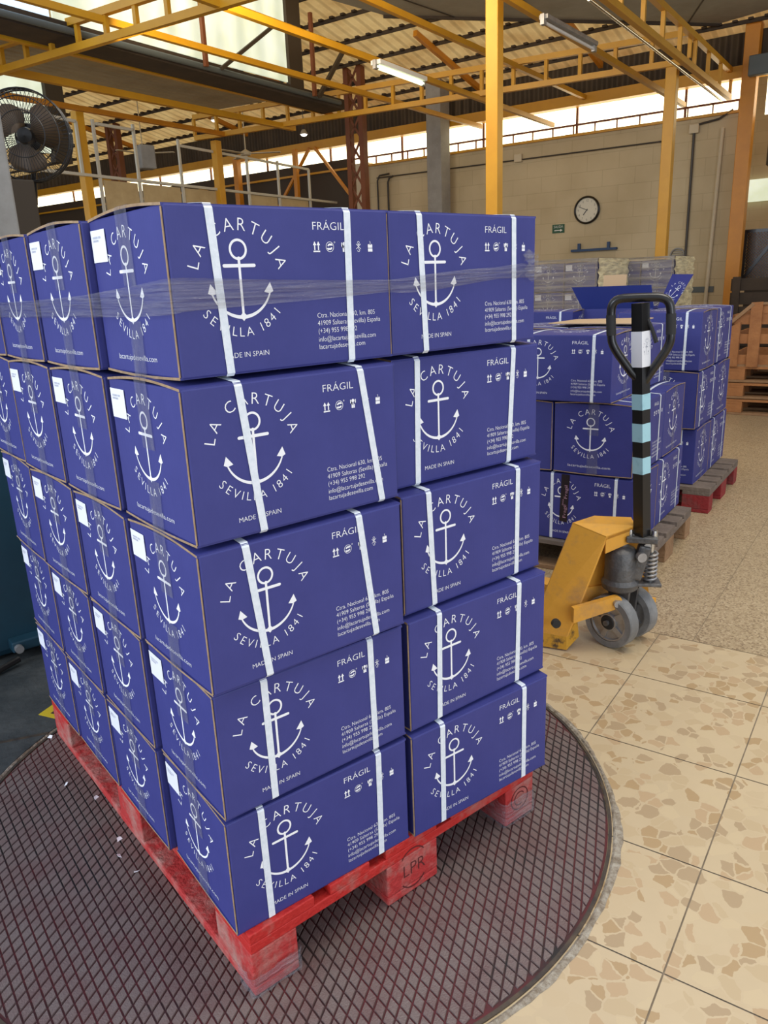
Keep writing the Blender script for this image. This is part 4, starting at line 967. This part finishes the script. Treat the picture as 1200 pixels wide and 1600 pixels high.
# frame: hood over the ram, two sloping legs, toes and forks
HD = [Vector(p) for p in ((1.640, .530, .452), (1.660, .405, .425), (1.775, .365, .446), (1.830, .420, .452), (1.750, .520, .455))]
hd = MB(); hd.prism([(p.x, p.y, p.z + .004) for p in HD], (0, 0, -.014))
hd.prism([HD[1] + Zv * .0, HD[2] + Zv * .0, HD[2] - Zv * .052, HD[1] - Zv * .060], Vector((.010, .012, 0)))
hd.prism([HD[2], HD[3], HD[3] - Zv * .052, HD[2] - Zv * .052], Vector((-.010, .010, 0)))
hd.build('hood', MT['jack'], pj_)
def leg(tl, trr, br, bl, thick, nm_='frame_leg'):
    MB().prism([tl, trr, br, bl], thick).build(nm_, MT['jack'], pj_)
TL, TR_ = Vector((1.640, .530, .452)), Vector((1.660, .405, .425)); BR, BL = Vector((1.560, .482, .055)), Vector((1.500, .600, .060))
leg(TL, TR_, BR, BL, Vector((.012, .010, 0)))
# side cheek that folds back from the sloping leg
MB().prism([TR_, TR_ + Vector((.050, .070, -.010)), BR + Vector((.055, .075, -.02)), BR], Vector((.006, -.003, 0))).build('leg_cheek', MT['jack'], pj_)
leg(Vector((1.80, .46, .44)), Vector((1.84, .40, .43)), Vector((2.00, .42, .06)), Vector((1.94, .54, .06)), Vector((.008, .012, 0)), 'frame_leg')
MB().prism([(1.70, .500, .40), (1.76, .470, .40), (1.76, .470, .10), (1.70, .500, .10)], (.005, .01, 0)).build('inner_plate', MT['jack'], pj_)
MB().prism([(1.60, .53, .205), (1.79, .45, .205), (1.79, .45, .150), (1.60, .53, .150)], (.008, .02, 0)).build('cross_plate', MT['jack'], pj_)
MB().prism([BL, BR, (1.557, .478, .006), (1.497, .600, .006)], (.014, .012, 0)).build('toe_plate', MT['jackworn'], pj_)
MB().prism([BR, (1.634, .492, .095), (1.636, .484, .030), (1.557, .478, .006)], (-.002, .008, 0)).build('toe_side', MT['jackworn'], pj_)
for (a, b) in (((1.530, .580), (1.620, .550)), ((1.96, .46), (2.05, .43))):
    p = Vector((*a, 0)); q = Vector((*b, 0)); ln = Nv * 1.12
    MB().prism([p + Zv * .055, q + Zv * .055, q + Zv * .075, p + Zv * .075], ln).build('fork', MT['jack'], pj_)
    MB().prism([p + Zv * .022, p + (q - p) * .1 + Zv * .022, p + (q - p) * .1 + Zv * .060, p + Zv * .060], ln).build('fork_side', MT['jack'], pj_)
    rl = p.lerp(q, .5) + Nv * 1.0 + Zv * .038; dq = (q - p).normalized()
    MB().cyl(rl - dq * .035, rl + dq * .035, .037, 20).build('load_roller', MT['tyre'], pj_, smooth=True)
# push link from the leg to the pump foot
lk = MB(); a, b = Vector((1.548, .445, .150)), Vector((1.690, .372, .180)); dd = (b - a).normalized(); sd_ = dd.cross(Zv).normalized()
pf = []
for k in range(9): an = -PI / 2 + PI * k / 8; pf.append(b + dd * .024 * math.cos(an) + Zv * .024 * math.sin(an))
lk.prism(pf + [a + Zv * .030, a - Zv * .026], sd_ * -.022); lk.build('push_link', MT['jack'], pj_)
MB().tube([b + sd_ * .012, b - sd_ * .028], .0125, 16).build('link_pin', MT['alu'], pj_, smooth=True)
MB().tube([(1.516, .500, .120), (1.508, .486, .120)], .016, 14).build('link_boss', MT['blackmatt'], pj_, smooth=True)
# tiller
HB, HT = Vector((1.783, .343, .405)), Vector((1.757, .384, 1.212)); hx_ = Vector((.536, -.844, 0)); hy_ = Vector((.844, .536, 0))
ang = math.radians(-22); sx_ = Matrix.Rotation(ang, 3, 'Z') @ hx_
def sect(z0, z1, wd, nm_, m_, off=0.0):
    f0, f1 = (z0 - HB.z) / (HT.z - HB.z), (z1 - HB.z) / (HT.z - HB.z); up = Matrix.Rotation(math.radians(-38), 3, 'Z') @ hy_
    return MB().bar(HB.lerp(HT, f0), HB.lerp(HT, f1), wd + off, wd + off, up=tuple(up)).build(nm_, m_, pj_)
sect(.412, 1.20, .0405, 'tiller_tube', MT['black'])
for z0, z1 in ((.858, .910), (.750, .812), (.640, .697)): sect(z0, z1, .0405, 'reflective_stripe', MT['stripe'], .0016)
stc = sect(.998, 1.112, .0405, 'paper_sticker', MT['ink'], .0022)
ev, ef = LOGO; uq = Matrix.Rotation(math.radians(-38), 3, 'Z') @ hy_; sq = Vector((0, 0, 1)).cross(uq).normalized(); cpt = HB.lerp(HT, (1.055 - HB.z) / (HT.z - HB.z))
side = max([uq, -uq, sq, -sq], key=lambda d: d.dot(Vector((-.21, -.97, 0)))); sx2 = Zv.cross(side).normalized()
MB().add([cpt + side * .0222 + sx2 * (u * .21) + Zv * (v * .42) for u, v in ev], ef).build('printed_anchor', MT['labelink'], stc)
for s in (-1, 1):
    MB().prism([HB + hx_ * s * .030 - Zv * .0, HB + hx_ * s * .012 + Zv * .10, HB + hx_ * s * .006 + Zv * .10, HB + hx_ * s * .004 - Zv * .0], hy_ * .02).build('tiller_gusset', MT['black'], pj_)
MB().box((-.052, -.030, -.010), (.052, .030, .012), M=Matrix.Translation(HB + Zv * .0) @ Matrix.Rotation(math.atan2(hx_.y, hx_.x), 4, 'Z'), b=.004).build('tiller_foot', MT['cast'], pj_)
for s in (-1, 1): MB().lathe([(0, .024), (.009, .022), (.011, .010), (.011, 0)], Matrix.Translation(HB + hx_ * s * .040 + Zv * .010), 14).build('foot_bolt', MT['chrome'], pj_, smooth=True)
lp = []
prof = [(.010, .945), (.022, .968), (.050, 1.008), (.078, 1.050), (.0895, 1.075), (.0915, 1.095), (.0920, 1.13), (.0920, 1.16), (.090, 1.190), (.080, 1.208), (.060, 1.216), (.030, 1.217), (0, 1.217)]
ctr = lambda z: HB.lerp(HT, (z - HB.z) / (HT.z - HB.z))
lp = [ctr(z) + hx_ * x for x, z in prof] + [ctr(z) - hx_ * x for x, z in prof[::-1][1:-1]]
# smooth the loop
for _ in range(1):
    q = []
    for i in range(len(lp)): a, b = lp[i], lp[(i + 1) % len(lp)]; q += [a.lerp(b, .25), a.lerp(b, .75)]
    lp = q
MB().tube(lp, .0140, 12, closed=True).build('handle_loop', MT['black'], pj_, smooth=True)
for s in (-1, 1):
    g_ = [ctr(z) + hx_ * s * x for x, z in ((.0915, 1.100), (.0920, 1.13), (.0920, 1.165))]; MB().tube(g_, .0155, 12).build('hand_grip', MT['blackmatt'], pj_, smooth=True)
MB().tube([ctr(1.15) + hx_ * .020, ctr(1.12) + hx_ * .034, ctr(1.075) + hx_ * .048], [.006, .006, .007], 8).build('control_lever', MT['blackmatt'], pj_, smooth=True)

# ================================================================ PALLETS BEHIND THE TRUCK (boxes of a larger size, layers laid crosswise)
def layer(kindxy, t0, n0):
    """six footprints (t centre, n centre, long side along: 'n' or 't')"""
    L, W = BIG[0] + .003, BIG[1] + .003
    if kindxy == 'X':
        return [(t0 + W / 2, n0 + L / 2, 'n'), (t0 + W / 2, n0 + 1.5 * L + .004, 'n'), (t0 + W + L / 2 + .004, n0 + W / 2, 't'), (t0 + W + L / 2 + .004, n0 + 1.5 * W + .004, 't'), (t0 + W + L / 2 + .004, n0 + 2.5 * W + .008, 't'), (t0 + W / 2, n0 + 2.5 * L + .008, 'n')]
    return [(t0 + L / 2, n0 + W / 2, 't'), (t0 + L / 2, n0 + 1.5 * W + .004, 't'), (t0 + L / 2, n0 + 2.5 * W + .008, 't'), (t0 + L + W / 2 + .004, n0 + L / 2, 'n'), (t0 + L + W / 2 + .004, n0 + 1.5 * L + .004, 'n')]
BS = ((.080, .080), (.368, .366))
def placebig(t, n, lev, along, label, group, dt=0, dn=0, dr=0, straps=BS, sticker=True):
    rz = AN - PI / 2 if along == 'n' else AN
    return carton('b', H3(t + dt, n + dn, .1485 + lev * .3165), rz + dr, label, group, straps, sticker)
G2 = 'large cartons on the grey wooden pallet behind the pallet truck'; G3 = 'large cartons on the far red pallet'
pallet('wooden_pallet', 'dirty grey brown wooden pallet behind the pallet truck', H3(2.36, -.05), AN, (MT['greywood'], MT['wood'], MT['wood']))
T2, N2 = 2.385, .020
lay = layer('X', T2, N2)
n2lab = [['blue carton with black fragile tape, bottom layer behind the pallet truck', 'plain blue carton left of the black taped one, hidden by the turntable stack', 'bottom blue carton just right of the black tiller, strapped side showing', None, None],
 ['blue carton end with anchor directly left of the tiller, middle layer', 'blue carton end at middle layer, half hidden by the turntable stack', None, 'blue carton end with silver tape right of the tiller, middle layer', None],
 ['strapped blue carton left of the handle loop, top of the nearer back pallet', None, 'blue carton seen through the right side of the handle loop, top layer', None, None]]
for lev, kind, dt, dn in ((0, 'X', .0, 0), (1, 'Y', 0, .012), (2, 'X', -.03, .11)):
    for i, (t, n, al) in enumerate(layer(kind, T2, N2)):
        if lev == 2 and i in (5,): continue
        lb = n2lab[lev][i] if i < len(n2lab[lev]) else None
        o = placebig(t, n, lev, al, lb or 'blue carton hidden inside the nearer back pallet load', G2, dt, dn, sticker=False)
        if lev == 2: o.scale = (1, 1, .905)
        if lev == 0 and i == 0:                            # printed fragile tape over the emblem
            L, W, Hh = BIG
            tpm = MB().prism([(-L / 2 + .118, -W / 2 - .002, .085), (-L / 2 + .155, -W / 2 - .002, .082), (-L / 2 + .162, -W / 2 - .002, Hh), (-L / 2 + .125, -W / 2 - .002, Hh)], (0, .0008, 0)).build('fragile_tape', MT['frag'], o)
            gs = merge([tr(fit(text2d('Fragil', .014), .06), .148, .10, PI / 2 - .03), tr(fit(text2d('Fragil', .014), .06), .152, .19, PI / 2 - .03), tr(fit(text2d('FRAGIL', .006), .03), .136, .16, PI / 2 - .03)])
            MB().add([(-L / 2 + u, -W / 2 - .0024, v) for u, v in gs[0]], gs[1]).build('tape_print', MT['fragink'], tpm)
# loose raised flap on the top layer
fo = thing('loose_flap', 'pale raised cardboard sheet lying open on top, behind the handle loop', 'cardboard', H3(2.80, .20, 1.066), AN)
MB().prism([(-.05, -.02, .010), (.30, -.02, .016), (.30, .36, .012), (.02, .40, .010)], (0, 0, .004)).build('sheet', MT['boardin'], fo)

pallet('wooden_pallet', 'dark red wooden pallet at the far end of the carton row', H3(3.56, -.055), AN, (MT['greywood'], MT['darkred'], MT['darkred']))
T3, N3 = 3.60, .045
n3lab = [['blue carton resting directly on the far red pallet, near corner', None, 'strapped blue carton on the far red pallet, bottom right end'],
 ['blue carton in the middle layer of the far red pallet, near corner', None, None, 'blue carton end with two white labels, far red pallet middle layer'],
 ['blue strapped carton right of the handle loop, top of the far red pallet', None, 'blue double strapped carton at the far right of the top layer']]
for lev, kind, dt, dn in ((0, 'X', 0, 0), (1, 'Y', -.02, .004), (2, 'X', -.02, .010)):
    for i, (t, n, al) in enumerate(layer(kind, T3, N3)):
        lb = n3lab[lev][i] if i < len(n3lab[lev]) else None
        ddt = 0
        if lev == 2 and i == 5: continue
        if lev == 2 and i == 1: lb = 'blue carton with shaded end between turntable stack and open carton'; ddt = .27; dn_ = .36
        else: dn_ = 0
        if lev == 2 and i in (3, 4): continue
        placebig(t, n, lev, al, lb or 'blue carton hidden inside the far red pallet load', G3, dt + ddt, dn + dn_, rs.uniform(-.008, .008), sticker=(al == 't' or lev == 2))
# open carton behind, its flaps standing up
oc = thing('open_cardboard_box', 'open blue carton with flaps standing up behind the handle loop', 'box', H3(4.20, .66, .1485 + 2 * .3165), AN - PI / 2)
L, W, Hh = .44, .30, .31
ob = MB()
for (lo, hi) in (((-L / 2, -W / 2, 0), (L / 2, -W / 2 + .005, Hh)), ((-L / 2, W / 2 - .005, 0), (L / 2, W / 2, Hh)), ((-L / 2, -W / 2, 0), (-L / 2 + .005, W / 2, Hh)), ((L / 2 - .005, -W / 2, 0), (L / 2, W / 2, Hh)), ((-L / 2, -W / 2, 0), (L / 2, W / 2, .005))): ob.box(lo, hi)
ob.build('carton_body', MT['blue'], oc)
MB().prism([(-L / 2, -W / 2, Hh), (L / 2, -W / 2, Hh), (L / 2 - .01, -W / 2 - .045, Hh + .135), (-L / 2 - .06, -W / 2 - .045, Hh + .135)], (0, .005, 0)).build('front_flap', MT['navyin'], oc)
MB().prism([(-L / 2 + .02, W / 2, Hh), (-.05, W / 2, Hh), (-.05, W / 2 + .02, Hh + .20), (-L / 2 + .02, W / 2 + .02, Hh + .20)], (0, .005, 0)).build('rear_flap', MT['boardin'], oc)
rfp = [(L / 2 + .02, -W / 2 + .0, Hh), (L / 2 + .10, -W / 2 + .06, Hh + .0), (L / 2 + .20, -W / 2 + .06, Hh + .185), (L / 2 + .095, -W / 2 + .0, Hh + .19)]
rf_ = MB().prism(rfp, (0, .005, 0)).build('printed_flap', MT['blue'], oc)
g = tr(LOGO, 0, 0, -.5, .62); A0 = Vector(rfp[0]).lerp(Vector(rfp[2]), .5); ex = (Vector(rfp[1]) - Vector(rfp[0])).normalized(); ez = (Vector(rfp[3]) - Vector(rfp[0])).normalized(); nn3 = ex.cross(ez).normalized()
sg3 = -1 if nn3.y > 0 else 1
MB().add([A0 + ex * u + ez * v * 1.1 + nn3 * sg3 * .002 for u, v in g[0]], g[1]).build('print', MT['ink'], rf_)

# ================================================================ WRAPPED LOADS BY THE CREAM WALL
def wrapped(t0, n0, label, cols, key, deep=.84):
    pallet('wooden_pallet', 'wooden pallet under the ' + key + ' grey wrapped load by the wall', H3(t0, n0), AN, (MT['wood'], MT['wood'], MT['wood']), 'pallets of the wrapped loads')
    for lev in range(5):
        for c in range(cols):
            for d_ in range(2 if (c == 0 and deep > .8) else 1):
                lv = ('bottom', 'second', 'middle', 'fourth', 'top')[lev]
                lb = 'film covered carton of the %s wrapped load, %s layer' % (key, lv) if d_ == 0 else 'film covered carton at the rear of the %s wrapped load' % key
                pos = ('right end', 'second from right', 'third from right', 'left end')[c]
                if d_ == 0: lb += ', ' + pos
                carton('s', H3(t0 + .203 + (.405 if deep > .8 else .30) * d_, n0 + .150 + .295 * c, .1489 + lev * .2544), AN, lb, 'cartons under film, ' + key + ' wrapped load', (), True, simple=True)
    o = thing('film_wrapping', label, 'film')
    def sheet(pa, pb, nm_, m_, amp=.010):
        b_ = MB(); vs = []; nu, nv = 30, 46; pa = Vector(pa); pb = Vector(pb); d = (pb - pa).normalized(); nn_ = d.cross(Zv)
        for j in range(nv + 1):
            for i in range(nu + 1):
                p = pa.lerp(pb, i / nu); z = .10 + (1.44 - .10) * j / nv
                vs.append(p + Zv * z + nn_ * amp * (.5 * math.sin(j * 1.9 + i * .35) + .35 * math.sin(j * 3.7 - i * .5)))
        b_.add(vs, [(j * (nu + 1) + i, j * (nu + 1) + i + 1, (j + 1) * (nu + 1) + i + 1, (j + 1) * (nu + 1) + i) for j in range(nv) for i in range(nu)])
        b_.build(nm_, MT[m_], o, smooth=True)
    W_ = .295 * cols
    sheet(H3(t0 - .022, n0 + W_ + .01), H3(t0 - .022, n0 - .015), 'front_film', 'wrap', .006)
    sheet(H3(t0 - .022, n0 - .025), H3(t0 + deep, n0 - .025), 'side_film', 'wrap_sunlit', .012)
    tb = MB().prism([H3(t0 - .02, n0 - .02, 1.44), H3(t0 + deep - .01, n0 - .02, 1.44), H3(t0 + deep - .01, n0 + W_ + .02, 1.44), H3(t0 - .02, n0 + W_ + .02, 1.44)], (0, 0, .004)); tb.build('top_film', MT['wrap'], o)
wrapped(6.16, 1.53, 'grey stretch film round the left wrapped load, right side coloured sunlit gold', 4, 'left')
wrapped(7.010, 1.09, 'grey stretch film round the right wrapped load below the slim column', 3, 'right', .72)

# ================================================================ TIMBER CRATES AT THE RIGHT
def crate(loc, rz, label, slope):
    o = thing('timber_crate', label, 'crate', loc, rz, 'timber crates at the right')
    Wd, Dp, Hc = 1.0, .8, .56
    for z in (.02, .205, .375):
        MB().box((0, -.0, z), (Wd, .022, z + .085), b=.002).build('front_slat', MT['cratewood'], o)
        MB().box((0, Dp, z), (Wd, Dp + .022, z + .085), b=.002).build('rear_slat', MT['cratewood'], o)
    MB().box((.17, 0, .47), (Wd, .022, .545), b=.002).build('front_slat', MT['cratewood'], o)
    for x in (0.0, Wd - .022):
        for z in (.02, .205, .375): MB().box((x, .0, z), (x + .022, Dp, z + .085), b=.002).build('side_slat', MT['cratewood'], o)
    MB().prism([(0, -.02, 0), (.075, -.02, 0), (.075, -.02, .40), (0, -.02, .36)], (0, .05, 0)).build('corner_post', MT['cratewood'], o)
    MB().prism([(.15, -.022, 0), (.245, -.022, 0), (.245, -.022, .57), (.15, -.022, .565)], (0, .03, 0)).build('upright_batten', MT['cratewood'], o)
    MB().bar((.0, .0, .40), (.17, .0, .555), .05, .03, up=(0, 0, 1)).build('sloping_rail', MT['wood'], o)
    MB().bar((.17, .01, .555), (Wd, .01, .555), .06, .02).build('top_rail', MT['wood'], o)
    MB().box((0, 0, 0), (Wd, Dp, .02)).build('bottom', MT['wood'], o)
    return o
t_, n_ = 6.88, .505
for lb, z in (('lowest pallet of the timber pile at the right edge', 0), ('middle pallet of the timber pile at the right edge', .150), ('upper pallet of the timber pile under the slatted crate', .300)):
    o = pallet('wooden_pallet', lb, H3(t_, n_, z), AN + PI, (MT['cratewood'], MT['cratewood'], MT['wood']), 'pallets under the crate')
    o.location = H3(t_ + .8, n_ - .0, z); o.rotation_euler = (0, 0, AN + PI)
crate(H3(t_, n_, .444), AN - PI / 2, 'orange brown slatted timber crate on pallets at the right edge', 1)
dk = thing('dark_crate', 'dark brown plank crate behind the slatted crate, at the orange column foot', 'crate', H3(8.7, .88, 0), AN - PI / 2)
for q in range(8): MB().box((0, 0, .02 + q * .15), (1.4, .03, .15 + q * .15), b=.004).build('plank', MT['darkwood'], dk)
for x in (.02, .68, 1.3): MB().box((x, -.03, 0), (x + .08, 0, 1.22)).build('batten', MT['darkwood'], dk)
bpy.context.view_layer.update()
